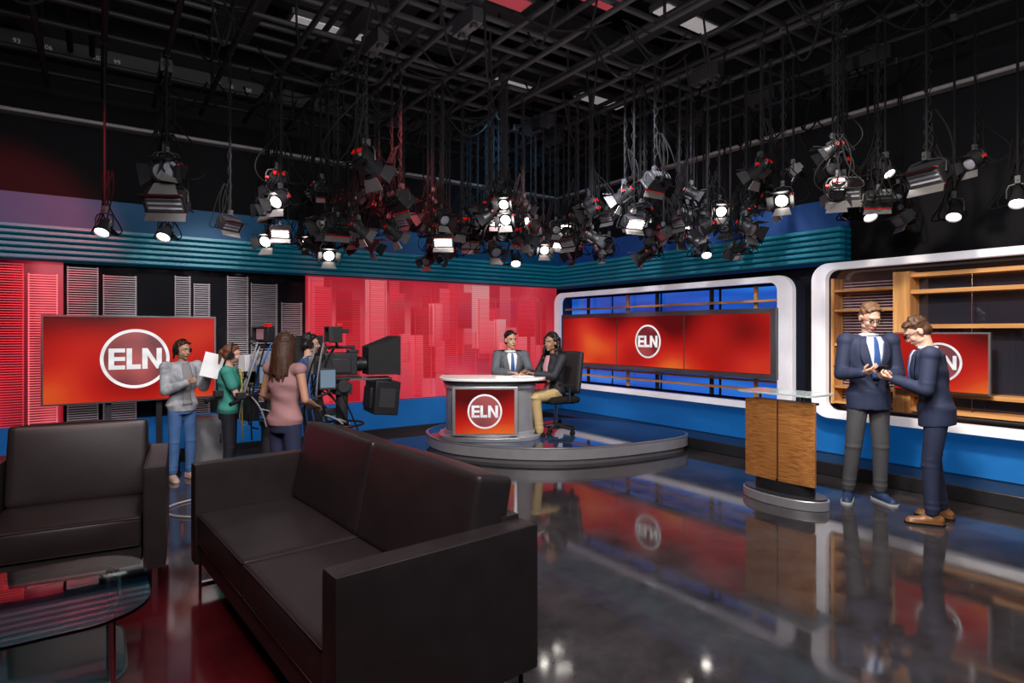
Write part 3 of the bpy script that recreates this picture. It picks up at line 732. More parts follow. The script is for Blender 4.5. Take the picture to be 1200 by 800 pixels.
mz=lambda u,v,w:V((u,v,w))
MB().ringprism(rrect(.98,.64,.16),rrect(.955,.615,.15),.408,.424,mz).make('frame',DGREY,ct)
MB().ringprism(rrect(1.02,.68,.18),rrect(.99,.65,.17),.130,.145,mz).make('shelf_frame',DGREY,ct)
for sx in(-1,1):
    for sy in(-1,1):MB().cyl((sx*.45,sy*.28,0),(sx*.45,sy*.28,.41),.014,n=14).make('leg',CHROME,ct)

def cable(pts,m,label,z=.012,r=.008):
    q=[]
    for i in range(len(pts)-1):
        p0,p1,p2,p3=[V(pts[max(0,min(len(pts)-1,i+k))]) for k in(-1,0,1,2)]
        for j in range(8):
            t=j/8;q.append(.5*((2*p1)+(-p0+p2)*t+(2*p0-5*p1+4*p2-p3)*t*t+(-p0+3*p1-3*p2+p3)*t**3))
    MB().tube([P(a.x,a.y,z) for a in q],r,6).make('floor_cable',m,label=label,cat='cable')
cable([(-1.7,5.4),(-1.9,5.0),(-2.4,4.95),(-2.85,5.0),(-3.0,5.3),(-2.7,5.8),(-2.5,6.4)],mat('cable_grey',(.35,.35,.35),.6),'thin grey cable trailing across the floor')
cable([(-2.5,6.4),(-2.9,6.2),(-3.2,6.7),(-3.6,7.0)],RUBBER,'black camera cable lying on the floor')
cable([(-1.6,2.36),(-1.35,2.40),(-1.1,2.36),(-.9,2.42)],mat('cable_red',(.3,.02,.02),.5),'thin red cable lying on the red floor area',.014,.005)

# ------------------------------------------------------------------ studio cameras
def studio_cam(loc,rz,label,body,acc,cc,nc=9):
    e=T('studio_camera',label,'studio camera',loc,rz)
    mb=MB()
    for i in range(3):
        a=2*math.pi*i/3+math.pi/2
        mb.cyl((0,0,.16),(.36*math.cos(a),.36*math.sin(a),.10),.04,.03,8)
    mb.cyl((0,0,.10),(0,0,.24),.12,.10,20);mb.make('dolly_base',DGREY,e)
    for i in range(3):
        a=2*math.pi*i/3+math.pi/2;x,y=.36*math.cos(a),.36*math.sin(a)
        MB().cyl((x-.025,y,.065),(x+.025,y,.065),.065,n=16).cyl((x-.04,y,.065),(x-.028,y,.065),.03,n=12).make('wheel',RUBBER,e)
    MB().cyl((0,0,.2),(0,0,.60),.085,.085,20).cyl((0,0,.6),(0,0,.64),.10,.10,20).cyl((0,0,.64),(0,0,.98),.055,.055,20).make('column',DGREY,e)
    MB().tube([(.20*math.cos(t),.20*math.sin(t),.68) for t in [2*math.pi*i/32 for i in range(33)]],.011,8).make('steering_ring',BLKM,e)
    MB().box((0,0,1.01),(.16,.16,.10)).cyl((-.11,0,1.04),(.11,0,1.04),.06,n=18).box((0,0,1.11),(.12,.34,.03)).cyl((.11,0,1.04),(.14,0,1.04),.03,n=14).make('pan_head',DGREY,e,bevel=.006)
    MB().box((0,.02,1.245),(.15,.30,.21)).box((0,.21,1.235),(.13,.12,.17)).box((.08,.0,1.26),(.02,.20,.13)).box((-.08,.02,1.23),(.02,.18,.14)).box((0,-.10,1.36),(.10,.10,.03)).make('camera_body',body,e,bevel=.012)
    MB().cyl((0,-.12,1.40),(0,.16,1.40),.014,n=8).box((0,-.10,1.37),(.025,.025,.06)).box((0,.15,1.37),(.025,.025,.06)).make('carry_handle',BLKM,e)
    MB().box((0,.285,1.235),(.12,.05,.16)).make('battery',acc,e,bevel=.006)
    MB().cyl((0,-.11,1.24),(0,-.24,1.24),.055,.065,20).cyl((0,-.15,1.24),(0,-.18,1.24),.07,.07,20).make('lens',BLKM,e)
    a,b=.12,.20;y0,y1=-.22,-.50
    q=MB();q.add([(-a,y0,1.14),(a,y0,1.14),(a,y0,1.40),(-a,y0,1.40),(-b,y1,1.14),(b,y1,1.14),(b,y1,1.50),(-b,y1,1.50)],[(0,1,2,3),(0,4,5,1),(1,5,6,2),(2,6,7,3),(3,7,4,0)])
    q.add([(-a*.98,y0-.01,1.15),(a*.98,y0-.01,1.15),(a*.98,y0-.01,1.39),(-a*.98,y0-.01,1.39),(-b*.97,y1,1.15),(b*.97,y1,1.15),(b*.97,y1,1.49),(-b*.97,y1,1.49)],[(3,2,1,0),(1,5,4,0),(2,6,5,1),(3,7,6,2),(0,4,7,3)])
    q.make('teleprompter_hood',mat('black_cloth',(.012,.012,.013),.75),e)
    q=MB()
    q.tube([(-b,y1,1.14),(b,y1,1.14),(b,y1,1.50),(-b,y1,1.50),(-b,y1,1.14)],.007,6)
    for s in(-1,1):q.tube([(s*a,y0,1.40),(s*b,y1,1.50)],.005,6)
    q.make('hood_frame',DGREY,e)
    MB().box((0,-.38,.92),(.38,.24,.32),Rx(.10).to_3x3()).box((0,-.33,1.085),(.30,.22,.02)).box((0,-.25,.92),(.24,.04,.20),Rx(.10).to_3x3()).make('teleprompter_monitor',BLKM,e,bevel=.010)
    for s in(-1,1):MB().box((s*.193,-.38,.92),(.008,.15,.18),Rx(.10).to_3x3()).make('vent_plate',DGREY,e)
    MB().box((0,-.51,1.0),(.05,.01,.03)).make('status_light',REDG,e)
    MB().box((0,-.2,1.10),(.04,.5,.025)).box((.10,-.25,1.10),(.016,.4,.016)).box((-.10,-.25,1.10),(.016,.4,.016)).make('mounting_rail',GREY,e)
    MB().box((-.01,.06,1.52),(.21,.08,.15)).cyl((0,.04,1.40),(0,.06,1.47),.012,n=8).box((-.01,.11,1.585),(.21,.07,.01)).box((.09,.11,1.52),(.01,.07,.14)).box((-.11,.11,1.52),(.01,.07,.14)).make('viewfinder',BLKM,e,bevel=.004)
    MB().box((-.01,.103,1.52),(.165,.006,.105)).make('viewfinder_screen',mat('vf_screen',(.05,.06,.08),.2,emit=(.35,.15,.18),es=.5),e)
    MB().box((-.01,.03,1.61),(.06,.05,.03)).make('tally_lamp',REDG,e)
    MB().tube([(.07,.1,1.38),(.13,.14,1.44),(.17,.08,1.52),(.15,-.02,1.55)],.009,6).box((.15,-.05,1.55),(.04,.09,.04)).make('microphone_arm',BLKM,e)
    MB().box((-.15,.16,1.12),(.03,.15,.20)).make('side_monitor',DGREY,e,bevel=.004)
    MB().box((-.167,.16,1.12),(.004,.13,.16)).make('side_screen',mat('mon_screen',(.05,.06,.08),.2,emit=(.2,.3,.4),es=.6),e)
    MB().box((.15,.12,1.10),(.06,.12,.15)).cyl((.10,.10,1.08),(.15,.12,1.08),.012,n=8).make('intercom_box',DGREY,e,bevel=.005)
    MB().box((.0,.24,.80),(.20,.10,.26)).box((0,.12,.80),(.06,.14,.06)).make('power_unit',BLKM,e,bevel=.006)
    for s in(-1,1):
        MB().tube([(s*.09,.05,1.03),(s*.17,.22,.97),(s*.20,.46,.90)],.012,8).make('pan_bar',BLKM,e)
        MB().cyl((s*.20,.46,.90),(s*.21,.56,.87),.019,n=12).make('grip',RUBBER,e)
        MB().box((s*.19,.44,.94),(.06,.08,.06)).make('zoom_control',DGREY,e,bevel=.005)
    for k in range(nc):
        rnd=random.Random(k+3)
        pts=[];a0=rnd.uniform(-.16,.16);y_=rnd.uniform(.05,.28)
        for i in range(18):
            t=i/17;pts.append((a0+.12*math.sin(t*5+k),y_+.14*math.sin(t*math.pi)-.25*t*(k%2),1.33-.75*t-.12*math.sin(t*6+k)))
        MB().tube(pts,.008,6).make('cable',cc[k%len(cc)],e)
    for k in range(3):MB().box((.095,.10-.09*k,1.30),(.012,.04,.04)).make('control_box',acc,e)
    return e
cb_=mat('cable_blue',(.02,.10,.35),.5);cyl_=mat('cable_yellow',(.35,.28,.03),.5);cg_=mat('cable_light',(.3,.3,.32),.5)
c1=studio_cam(P(-1.60,5.62),Fdir(.88,.47),'black studio camera with teleprompter hood on a pedestal',mat('cam_black',(.025,.025,.028),.45),GREY,[RUBBER,RUBBER,cb_,RUBBER,RUBBER,cg_],14)
c2=studio_cam(P(-2.48,6.12),Fdir(.55,.83),'grey and black studio camera on wheeled pedestal near the television',mat('cam_grey',(.30,.29,.31),.45),mat('cam_white',(.60,.59,.61),.4),[cg_,RUBBER,cyl_,RUBBER,cb_],14)

# ------------------------------------------------------------------ people
SKIN_L=mat('skin_light',(.60,.34,.25),.5,nz=.04)
SKIN_M=mat('skin_tan',(.48,.26,.17),.5,nz=.04)
SKIN_D=mat('skin_brown',(.28,.14,.085),.5,nz=.04)
LIP=mat('lips',(.45,.12,.11),.4);EYEW=mat('eye_white',(.55,.52,.50),.3);IRIS=mat('iris',(.03,.02,.015),.2)
def lerp(a,b,t):return a+(b-a)*t
STAND=dict(pel=(0,0,.95),wai=(0,0,1.10),che=(0,-.005,1.28),nec=(0,.015,1.475),hed=(0,-.015,1.633),
  sl=(-.185,.01,1.42),sr=(.185,.01,1.42),el=(-.235,.03,1.13),er=(.235,.03,1.13),wl=(-.24,-.06,.89),wr=(.24,-.06,.89),
  hl=(-.082,0,.92),hr=(.082,0,.92),kl=(-.095,-.01,.50),kr=(.095,-.01,.50),al=(-.105,.02,.09),ar=(.105,.02,.09),
  fl=(-.15,-1,0),fr=(.15,-1,0))
SIT=dict(pel=(0,.02,.575),wai=(0,.04,.72),che=(0,.02,.90),nec=(0,.02,1.09),hed=(0,-.01,1.25),
  sl=(-.185,.02,1.035),sr=(.185,.02,1.035),el=(-.24,-.04,.76),er=(.24,-.04,.76),wl=(-.16,-.28,.80),wr=(.16,-.28,.80),
  hl=(-.09,0,.55),hr=(.09,0,.55),kl=(-.11,-.43,.54),kr=(.11,-.43,.54),al=(-.11,-.40,.09),ar=(.11,-.40,.09),
  fl=(-.1,-1,0),fr=(.1,-1,0))
def torso_fns(J,fem,suit):
    w=[(-.10,.125,.105),(0,.160,.116),(1,.137,.098),(1.5,.15,.108),(2,.172,.118),(2.6,.165,.100),(2.85,.11,.075),(3,.07,.062)]
    if fem:w=[(-.10,.125,.11),(0,.165,.120),(1,.118,.09),(1.5,.135,.105),(2,.152,.125),(2.6,.148,.09),(2.85,.095,.07),(3,.058,.055)]
    pts=[J['pel'],J['wai'],J['che'],J['nec']]
    latL=(J['hr']-J['hl']).normalized();latU=(J['sr']-J['sl']).normalized()
    def at(s,cloth=False):
        if s<0:
            d=(pts[0]-pts[1]).normalized()
            if suit:d=V((0,0,-1))
            c=pts[0]+d*(-s)
        else:
            i=min(2,int(s));t=s-i
            P0=pts[max(0,i-1)];P3=pts[min(3,i+2)]
            c=.5*((2*pts[i])+(-P0+pts[i+1])*t+(2*P0-5*pts[i]+4*pts[i+1]-P3)*t*t+(-P0+3*pts[i]-3*pts[i+1]+P3)*t**3)
        i=min(2,max(0,int(s)));ax=(pts[min(3,i+1)]-pts[i]).normalized()
        lat=lerp(latL,latU,max(0,min(1,s/2.2))).normalized()
        fr=lat.cross(ax).normalized()
        if fr.dot(V((0,-1,0)))<0:fr=-fr
        ss=max(-.10,s)
        for k in range(len(w)-1):
            if w[k][0]<=ss<=w[k+1][0]:
                t=(ss-w[k][0])/(w[k+1][0]-w[k][0]);t=t*t*(3-2*t)
                rx=lerp(w[k][1],w[k+1][1],t);ry=lerp(w[k][2],w[k+1][2],t);break
        if cloth and s<0:rx=.158;ry=.114
        return c,lat,fr,rx,ry
    def pt(s,a,g,cloth=False):
        c,lat,fr,rx,ry=at(s,cloth)
        return c+lat*math.sin(a)*(rx+g)+fr*math.cos(a)*(ry+g)
    return at,pt
def hand(mb,W,d,n,s,curl,k=1.):
    k=k*.92
    d=V(d).normalized();n=V(n);n=(n-d*n.dot(d)).normalized();b=d.cross(n).normalized()
    if b.dot(V(s))<0:b=-b
    W=V(W)
    for q in(-.028,-.01,.01,.028):
        mb.cap(W+b*q*.7*k,W+d*.085*k+b*q*k,.0135*k,.012*k,8)
    mb.cap(W-d*.015*k,W+d*.02*k,.025*k,.022*k,10,.8,b)
    for q,L in((-.031,.058),(-.0105,.072),(.0105,.078),(.031,.068)):
        p=W+d*.087*k+b*q*k;a=0
        for sg,(ln,bd) in enumerate(((.42,.7),(.32,.9),(.26,.7))):
            a+=curl*bd;dr=d*math.cos(a)+n*math.sin(a)
            p2=p+dr*L*ln*k;mb.cap(p,p2,(.0092-.0008*sg)*k,(.0086-.0009*sg)*k,8);p=p2
    p=W+d*.025*k+b*.026*k;dr=(d*.6+b*.7+n*.35).normalized();p2=p+dr*.042*k;mb.cap(p,p2,.0125*k,.0105*k,8)
    dr2=(d*.85+b*.1+n*.6).normalized();mb.cap(p2,p2+dr2*.032*k,.0105*k,.0085*k,8)
def person(label,loc,rz,H,base,over,skin,fem=False,top=None,hemS=-.1,sleeve='long',pants=None,shoe=None,hair=None,hstyle='short',head=(0,-1,0),hup=(0,0,1),
           suit=False,tie=None,shirtm=None,glasses=False,headset=False,hands=None,topg=.016,opened=None):
    k=H/1.75
    J={a:(V(b)) for a,b in base.items()}
    for a,b in over.items():J[a]=V(b)
    at,pt=torso_fns(J,fem,suit)
    e=T('person',label,'person',loc,rz)
    KS=Matrix.Scale(k,4)
    a_=.9 if fem else 1.
    N=24
    f=V(head).normalized();u=V(hup);u=(u-f*u.dot(f)).normalized();xs=u.cross(f)
    B=Matrix((xs,-f,u)).transposed()
    Hc=J['hed']
    hp=lambda x,y,z:Hc+B@V((x,y,z))
    mb=MB()
    ss=[-.10+3.1*i/22 for i in range(23)]
    mb.rings([[pt(s,2*math.pi*i/N,0) for i in range(N)] for s in ss])
    mb.cap(J['nec']-V((0,0,.03)),hp(0,.02,-.06),.054*a_,.050*a_,14)
    for s in'lr':
        S,E,W=J['s'+s],J['e'+s],J['w'+s]
        mb.ell(S,(.062*a_,.060*a_,.060*a_));mb.cap(S,E,.050*a_,.038*a_);mb.cap(E,lerp(E,W,.35),.039*a_,.040*a_);mb.cap(lerp(E,W,.3),W,.039*a_,.025*a_)
        mb.cap(lerp(J['nec'],J['che'],.35),S,.06*a_,.052*a_)
        h,kn,an=J['h'+s],J['k'+s],J['a'+s]
        mb.cap(h,kn,.080,.055);mb.cap(kn,lerp(kn,an,.35),.054,.052);mb.cap(lerp(kn,an,.3),an,.052,.036)
        fd=V(J['f'+s]).normalized();mb.cap(an+V((0,0,-.045))-fd*.03,an+V((0,0,-.055))+fd*.13,.036,.028,12,.8,V((0,0,1)).cross(fd))
    mb.ell(hp(0,.014,.026),(.074,.094,.090),B);mb.ell(hp(0,-.02,-.035),(.056,.067,.078),B);mb.ell(hp(0,-.060,-.096),(.023,.021,.019),B)
    mb.ell(hp(0,-.068,.030),(.050,.020,.016),B);mb.cap(hp(0,-.084,.006),hp(0,-.103,-.030),.0075,.0125,10)
    for sx in(-1,1):mb.ell(hp(sx*.010,-.094,-.034),(.008,.008,.007),B,6,8)
    mb.cap(hp(-.018,-.082,-.062),hp(.018,-.082,-.062),.009,.009,8)
    for sx in(-1,1):
        mb.ell(hp(sx*.077,.012,-.008),(.010,.020,.031),B);mb.ell(hp(sx*.036,-.058,-.032),(.021,.02,.020),B)
        mb.ell(hp(sx*.047,-.01,-.072),(.012,.035,.018),B)
    mb.xf(KS)
    body=mb.make('body',skin,e,remesh=.0075*k,smoothit=2)
    hb=MB()
    for s in'lr':
        E,W=J['e'+s],J['w'+s];d=(W-E).normalized();n=V((0,0,-1)) if abs(d.z)<.7 else V((1 if s=='l' else -1,0,0));sd=V((1 if s=='l' else -1,-.3,0));c=.35
        if abs(d.z)>=.7:sd=V((0,-1,0))
        if hands and s in hands:
            q=hands[s];d=V(q.get('d',d));n=V(q.get('n',n));sd=V(q.get('s',sd));c=q.get('c',c)
        hand(hb,W,d,n,sd,c,a_)
    hb.xf(KS)
    hob=hb.make('hand_tmp',skin,None,remesh=.0042,smoothit=1)
    bm=bmesh.new();bm.from_mesh(body.data);bm.from_mesh(hob.data);bm.to_mesh(body.data);bm.free()
    for p in body.data.polygons:p.use_smooth=True
    bpy.data.objects.remove(hob)
    for sx in(-1,1):
        q=MB();q.ell(hp(sx*.030,-.0775,.004),(.0125,.0085,.0058),B,8,12);q.cur=1;q.ell(hp(sx*.030,-.0835,.004),(.0058,.004,.0056),B,6,10);q.xf(KS).make('eye',[EYEW,IRIS],e)
        MB().cap(hp(sx*.017,-.090,.024),hp(sx*.044,-.082,.026),.0042,.0035,6).xf(KS).make('eyebrow',hair,e)
    MB().ell(hp(0,-.0905,-.063),(.021,.0055,.0065),B,8,12).xf(KS).make('mouth',LIP,e)
    q=MB();rnd=random.Random(len(label))
    q.ell(hp(0,.026,.043),(.080,.092,.084),B);q.ell(hp(0,.055,-.01),(.075,.062,.068),B)
    for i in range(120):
        th=rnd.uniform(-math.pi*.60,math.pi*.60);ph=rnd.uniform(.05,1.45)
        x=.078*math.sin(th)*math.cos(ph);y=.028+.088*math.cos(th)*math.cos(ph);z=.050+.082*math.sin(ph)
        if hstyle=='curly':q.ell(hp(x,y,z),(.024,.024,.024),B,5,7)
        else:q.cap(hp(x,y,z),hp(x*1.03+rnd.uniform(-.01,.01),y-.012,z+rnd.uniform(-.004,.010)),.009,.005,6)
    for i in range(18):
        x=-.058+.116*i/17
        q.cap(hp(x,-.030,.112-7*x*x),hp(x*1.02+.008,-.060,.100-6*x*x+rnd.uniform(-.004,.010)),.012,.007,7)
    if hstyle=='long':
        for i in range(26):
            t=-1.9+3.8*i/25;x=.078*math.sin(t);y=.03+.085*math.cos(t)
            L=rnd.uniform(.22,.32)
            q.cap(hp(x,y,.02),hp(x*1.12,y*1.05+.01,-.11),.022,.022,8)
            q.cap(hp(x*1.12,y*1.05+.01,-.11),hp(x*1.2+rnd.uniform(-.025,.025),y+.02,-.02-L),.022,.009,8)
    if hstyle=='curly':
        for i in range(190):
            z=rnd.uniform(-.36,.06);t=rnd.uniform(-2.15,2.15);wd=1.0+max(0,-z)*1.2;x=.098*math.sin(t)*wd;y=.040+.095*math.cos(t)*wd
            q.ell(hp(x,y,z),(.027,.027,.027),B,5,7)
    if hstyle=='tied':
        q.ell(hp(0,.125,.03),(.038,.038,.042),B);q.cap(hp(0,.135,.02),hp(0,.15,-.12),.026,.012,8)
    q.xf(KS).make('hair',hair,e,remesh=.0080*k,smoothit=1)
    if glasses:
        q=MB()
        for sx in(-1,1):
            q.tube([hp(sx*.031+.021*math.cos(t),-.098,.003+.016*math.sin(t)) for t in [2*math.pi*i/16 for i in range(17)]],.0026,5)
            q.tube([hp(sx*.052,-.097,.008),hp(sx*.079,-.05,.008),hp(sx*.082,.015,.004)],.0022,5)
        q.tube([hp(-.01,-.099,.006),hp(.01,-.099,.006)],.0022,5);q.xf(KS).make('eyeglasses',CABM,e)
    if headset:
        q=MB();q.tube([hp(.096*math.cos(t),.01,.0+.140*math.sin(t)) for t in [math.pi*i/16 for i in range(17)]],.008,6)
        for sx in(-1,1):q.cyl(hp(sx*.076,.01,-.005),hp(sx*.112,.01,-.005),.040,.038,16)
        q.tube([hp(-.10,-.0,-.02),hp(-.09,-.07,-.06),hp(-.04,-.115,-.07)],.0045,5);q.ell(hp(-.035,-.116,-.07),(.010,.008,.008),B,5,7);q.xf(KS).make('headset',RUBBER,e)
    q=MB();g=.014
    ss=[-.12+ (1.0+.12)*i/8 for i in range(9)]
    q.rings([[pt(s,2*math.pi*i/N,g*.7) for i in range(N)] for s in ss])
    for s in'lr':
        h,kn,an=J['h'+s],J['k'+s],J['a'+s]
        q.cap(h,kn,.090,.068);q.cap(kn,an+ (kn-an).normalized()*.02,.068,.054)
        q.ell(lerp(an,kn,.12),(.062,.062,.018));q.ell(lerp(an,kn,.24),(.061,.063,.012));q.ell(lerp(kn,h,-.03),(.072,.074,.03));q.ell(lerp(kn,h,.12),(.074,.074,.014))
    q.xf(KS).make('trousers',pants,e,remesh=.0105*k,smoothit=2)
    q=MB()
    s0=hemS;ss=[s0+(2.93-s0)*i/30 for i in range(31)]
    q.rings([[pt(s,2*math.pi*i/N,topg+(.006 if(suit and s<.4) else 0)+.005*math.sin(7*s+3*(2*math.pi*i/N)),suit) for i in range(N)] for s in ss])
    for s in'lr':
        S,E,W=J['s'+s],J['e'+s],J['w'+s];gg=topg
        q.cap(lerp(J['nec'],J['che'],.38),S,.058*a_+gg*.6,.052*a_+gg)
        if sleeve!='none':q.ell(S,(.063*a_+gg,.061*a_+gg,.061*a_+gg))
        if sleeve=='long':
            q.cap(S,E,.052*a_+gg,.042*a_+gg);q.cap(E,lerp(E,W,.93),.042*a_+gg,.030*a_+gg*.8)
            for tt in(.12,.30,.52):
                c_=lerp(E,W,tt);dd=(W-E).normalized();rr=.044*a_+gg-.012*tt;q.cap(c_-dd*.004,c_+dd*.004,rr,rr,12)
            c_=lerp(S,E,.8);q.ell(c_,(.052*a_+gg*.8,.052*a_+gg*.8,.018))
        elif sleeve=='short':q.cap(S,lerp(S,E,.6),.056*a_+gg,.054*a_+gg)
    q.xf(KS).make('jacket' if suit else 'top',top,e,remesh=.0100*k,smoothit=2)
    def patch(nm,m,sa,sb,lo,hi,gr,nu=14,nv=6):
        q=MB();q.grid(lambda a,b:pt(lerp(sa,sb,a),lerp(lo(a),hi(a),b),gr),nu,nv);q.xf(KS)
        o=q.make(nm,m,e);md=o.modifiers.new('s','SOLIDIFY');md.thickness=.006;md.offset=0;return o
    if suit or opened:
        G=topg+.012
        patch('shirt',shirtm,1.05 if suit else .1,2.88,(lambda a:-.03-.42*a) if suit else (lambda a:-.30),(lambda a:.03+.42*a) if suit else (lambda a:.30),G)
        if tie:patch('necktie',tie,1.0,2.86,lambda a:-.17*(1-.55*a),lambda a:.17*(1-.55*a),G+.008)
        if suit:
            for sx in(-1,1):
                patch('lapel',top,1.05,2.86,lambda a,sx=sx:sx*(.03+.40*a),lambda a,sx=sx:sx*(.10+.40*a+.32*math.sin(min(1,a*1.15)*math.pi*.8)),G+.004)
            for zz in(.75,1.0):
                MB().ell(pt(zz,.04,G+.004),(.009,.009,.009),None,6,8).xf(KS).make('button',BLKM,e)
        q=MB();pts=[J['nec']+V((.066*math.cos(t),.062*math.sin(t)-.0,.005)) for t in [2*math.pi*i/20 for i in range(21)]]
        q.tube(pts,.014,8).xf(KS).make('collar',shirtm if suit else top,e)
        if suit:
            for s in'lr':
                E,W=J['e'+s],J['w'+s];MB().cyl(lerp(E,W,.90),lerp(E,W,.99),.034,.033,14).xf(KS).make('shirt_cuff',shirtm,e)
    for s in'lr':
        an=J['a'+s];fd=V(J['f'+s]);fd.z=0;fd.normalize();sd=V((0,0,1)).cross(fd)
        zb=an.z-.09
        q=MB();b0=V((an.x,an.y,zb))
        q.cap(b0+V((0,0,.045))-fd*.045,b0+V((0,0,.040))+fd*.06,.043,.043,14,.95,sd);q.cap(b0+V((0,0,.038))+fd*.05,b0+V((0,0,.032))+fd*.155,.045,.034,14,.8,sd)
        q.cap(b0+V((0,0,.05))-fd*.02,b0+V((0,0,.095))-fd*.01,.042,.042,12)
        Rm=Matrix((sd,fd,V((0,0,1)))).transposed()
        q.prism([(c[0],c[1]) for c in rrect(.086,.285,.042,6)],.0,.022,lambda x,y,z:b0+Rm@V((x,y+.055,z)))
        q.xf(KS).make('shoe',shoe,e,remesh=.009*k,smoothit=1)
        if shoe is SNEAK or shoe is BRSH:
            MB().prism([(c[0],c[1]) for c in rrect(.094,.294,.046,6)],.0,.018,lambda x,y,z:b0+Rm@V((x,y+.055,z))).xf(KS).make('sole',mat('shoe_sole_pale',(.4,.4,.39),.6) if shoe is SNEAK else RUBBER,e)
    return e
NAVY=mat('navy_wool',(.014,.021,.055),.75,bump=.1,bscale=300)
BLKS=mat('charcoal_suit',(.012,.014,.020),.7)
GSUIT=mat('grey_suit',(.09,.10,.12),.75)
GTR=mat('grey_trousers',(.055,.055,.06),.75)
SHW=mat('white_shirt',(.75,.76,.80),.6)
SHB=mat('light_blue_shirt',(.55,.62,.78),.6)
TIEB=mat('blue_tie',(.03,.08,.24),.4)
DENIM=mat('denim',(.06,.14,.32),.75,bump=.15,bscale=200,nz=.2)
DDENIM=mat('dark_denim',(.02,.028,.07),.75)
HBLOND=mat('hair_light_brown',(.13,.065,.030),.5,bump=.5,bscale=120,nz=.3,nscale=60)
HBROWN=mat('hair_brown',(.055,.022,.010),.45,bump=.5,bscale=120,nz=.3,nscale=60)
HBLACK=mat('hair_black',(.010,.008,.007),.4,bump=.5,bscale=120,nz=.3,nscale=60)
SNEAK=mat('blue_sneaker',(.012,.03,.08),.6);BRSH=mat('tan_leather_shoe',(.22,.09,.03),.35)
rA=Fdir(-.12,-1);pA=P(3.26,5.46)
person('young man in navy jacket, grey trousers and glasses, looking at phone',pA,rA,1.80,STAND,
 dict(el=(-.245,-.03,1.13),er=(.235,-.02,1.13),wl=(-.14,-.225,1.15),wr=(.07,-.205,1.11),hed=(-.01,-.05,1.625),nec=(0,0,1.47),al=(-.16,.03,.09),kl=(-.13,-.01,.5),fl=(-.5,-1,0),fr=(.2,-1,0)),
 SKIN_L,top=NAVY,hemS=-.13,pants=GTR,shoe=SNEAK,hair=HBLOND,head=(.05,-.90,-.42),suit=True,tie=TIEB,shirtm=SHB,glasses=True,
 hands=dict(l=dict(d=(.55,-.70,.30),n=(.5,.1,.8),s=(-.5,0,.8),c=.75),r=dict(d=(-.75,-.55,.15),n=(-.3,.2,.9),s=(.3,-.6,.5),c=.75)))
MA=Matrix.Translation(pA)@Matrix.Rotation(rA,4,'Z')
ph=T('mobile_phone','black mobile phone held by the man in navy','phone',MA@V((-.045,-.315,1.225)),rA)
MB().box((0,0,0),(.075,.145,.009),Rx(-.45).to_3x3()).make('body',BLKM,ph,bevel=.003)
MB().box((0,0.002,.005),(.068,.13,.002),Rx(-.45).to_3x3()).make('screen',mat('phone_screen',(.05,.06,.08),.1,emit=(.3,.35,.45),es=.3),ph)
person('young man in navy suit and tan shoes looking at a phone',P(3.45,4.87),Fdir(-.82,.48),1.68,STAND,
 dict(wai=(0,-.01,1.10),che=(0,-.040,1.285),nec=(0,-.05,1.47),hed=(.0,-.130,1.610),sl=(-.18,-.05,1.42),sr=(.18,-.05,1.42),
  el=(-.24,-.07,1.13),er=(.23,-.08,1.13),wl=(-.13,-.29,1.19),wr=(.10,-.30,1.20),pel=(0,.01,.95),hl=(-.082,.01,.92),hr=(.082,.01,.92),kl=(-.10,-.01,.5),al=(-.12,.06,.09),kr=(.10,-.04,.5),ar=(.13,-.03,.09)),
 SKIN_L,top=NAVY,hemS=-.13,pants=mat('navy_trousers',(.014,.020,.05),.75),shoe=BRSH,hair=HBROWN,head=(.1,-.82,-.57),suit=True,tie=TIEB,shirtm=SHW,glasses=True,
 hands=dict(l=dict(d=(.60,-.65,.20),n=(.5,.1,.7),s=(-.4,0,.8),c=.8),r=dict(d=(-.40,-.80,.20),n=(-.5,.1,.7),s=(.4,0,.8),c=.8)))
rC=Fdir(.80,-.62);pC=P(-3.45,6.25)
person('woman in grey denim jacket, jeans and headset holding up paper',pC,rC,1.45,STAND,
 dict(el=(-.225,-.07,1.14),er=(.22,-.10,1.16),wl=(-.06,-.28,1.24),wr=(.17,-.33,1.34)),
 SKIN_M,fem=True,top=mat('grey_denim_jacket',(.36,.37,.40),.8,bump=.3,bscale=90,nz=.35,nscale=14),hemS=-.08,topg=.026,pants=DENIM,shoe=mat('pale_shoe',(.5,.35,.28),.6),hair=HBROWN,hstyle='tied',head=(.3,-1,-.08),headset=True,opened=True,shirtm=mat('heather_tee',(.25,.24,.25),.8),
 hands=dict(l=dict(d=(.3,-.8,.3),n=(.8,0,.4),s=(0,0,1),c=.5),r=dict(d=(-.1,-.6,.75),n=(-.8,-.3,0),s=(0,-.3,1),c=.5)))
MC=Matrix.Translation(pC)@Matrix.Rotation(rC,4,'Z')
single(MB().box((0,0,0),(.19,.004,.25),Matrix.Rotation(.25,3,'Y')),'paper_sheet',PAPER,'white sheet of paper held up by the woman in grey','paper',loc=MC@V((.12,-.40,1.20)),rz=YAW+.25)
person('woman in green t-shirt and headphones operating a studio camera',P(-2.84,6.0),Fdir(.95,.35),1.42,STAND,
 dict(el=(-.22,-.10,1.14),er=(.22,-.10,1.14),wl=(-.16,-.32,1.10),wr=(.16,-.32,1.10),hed=(0,-.04,1.62)),
 SKIN_L,fem=True,top=mat('green_tee',(.04,.24,.19),.8),hemS=-.05,topg=.022,sleeve='short',pants=BLKS,shoe=RUBBER,hair=mat('hair_auburn',(.12,.04,.02),.5,bump=.5,bscale=120),hstyle='tied',head=(0,-1,-.05),headset=True)
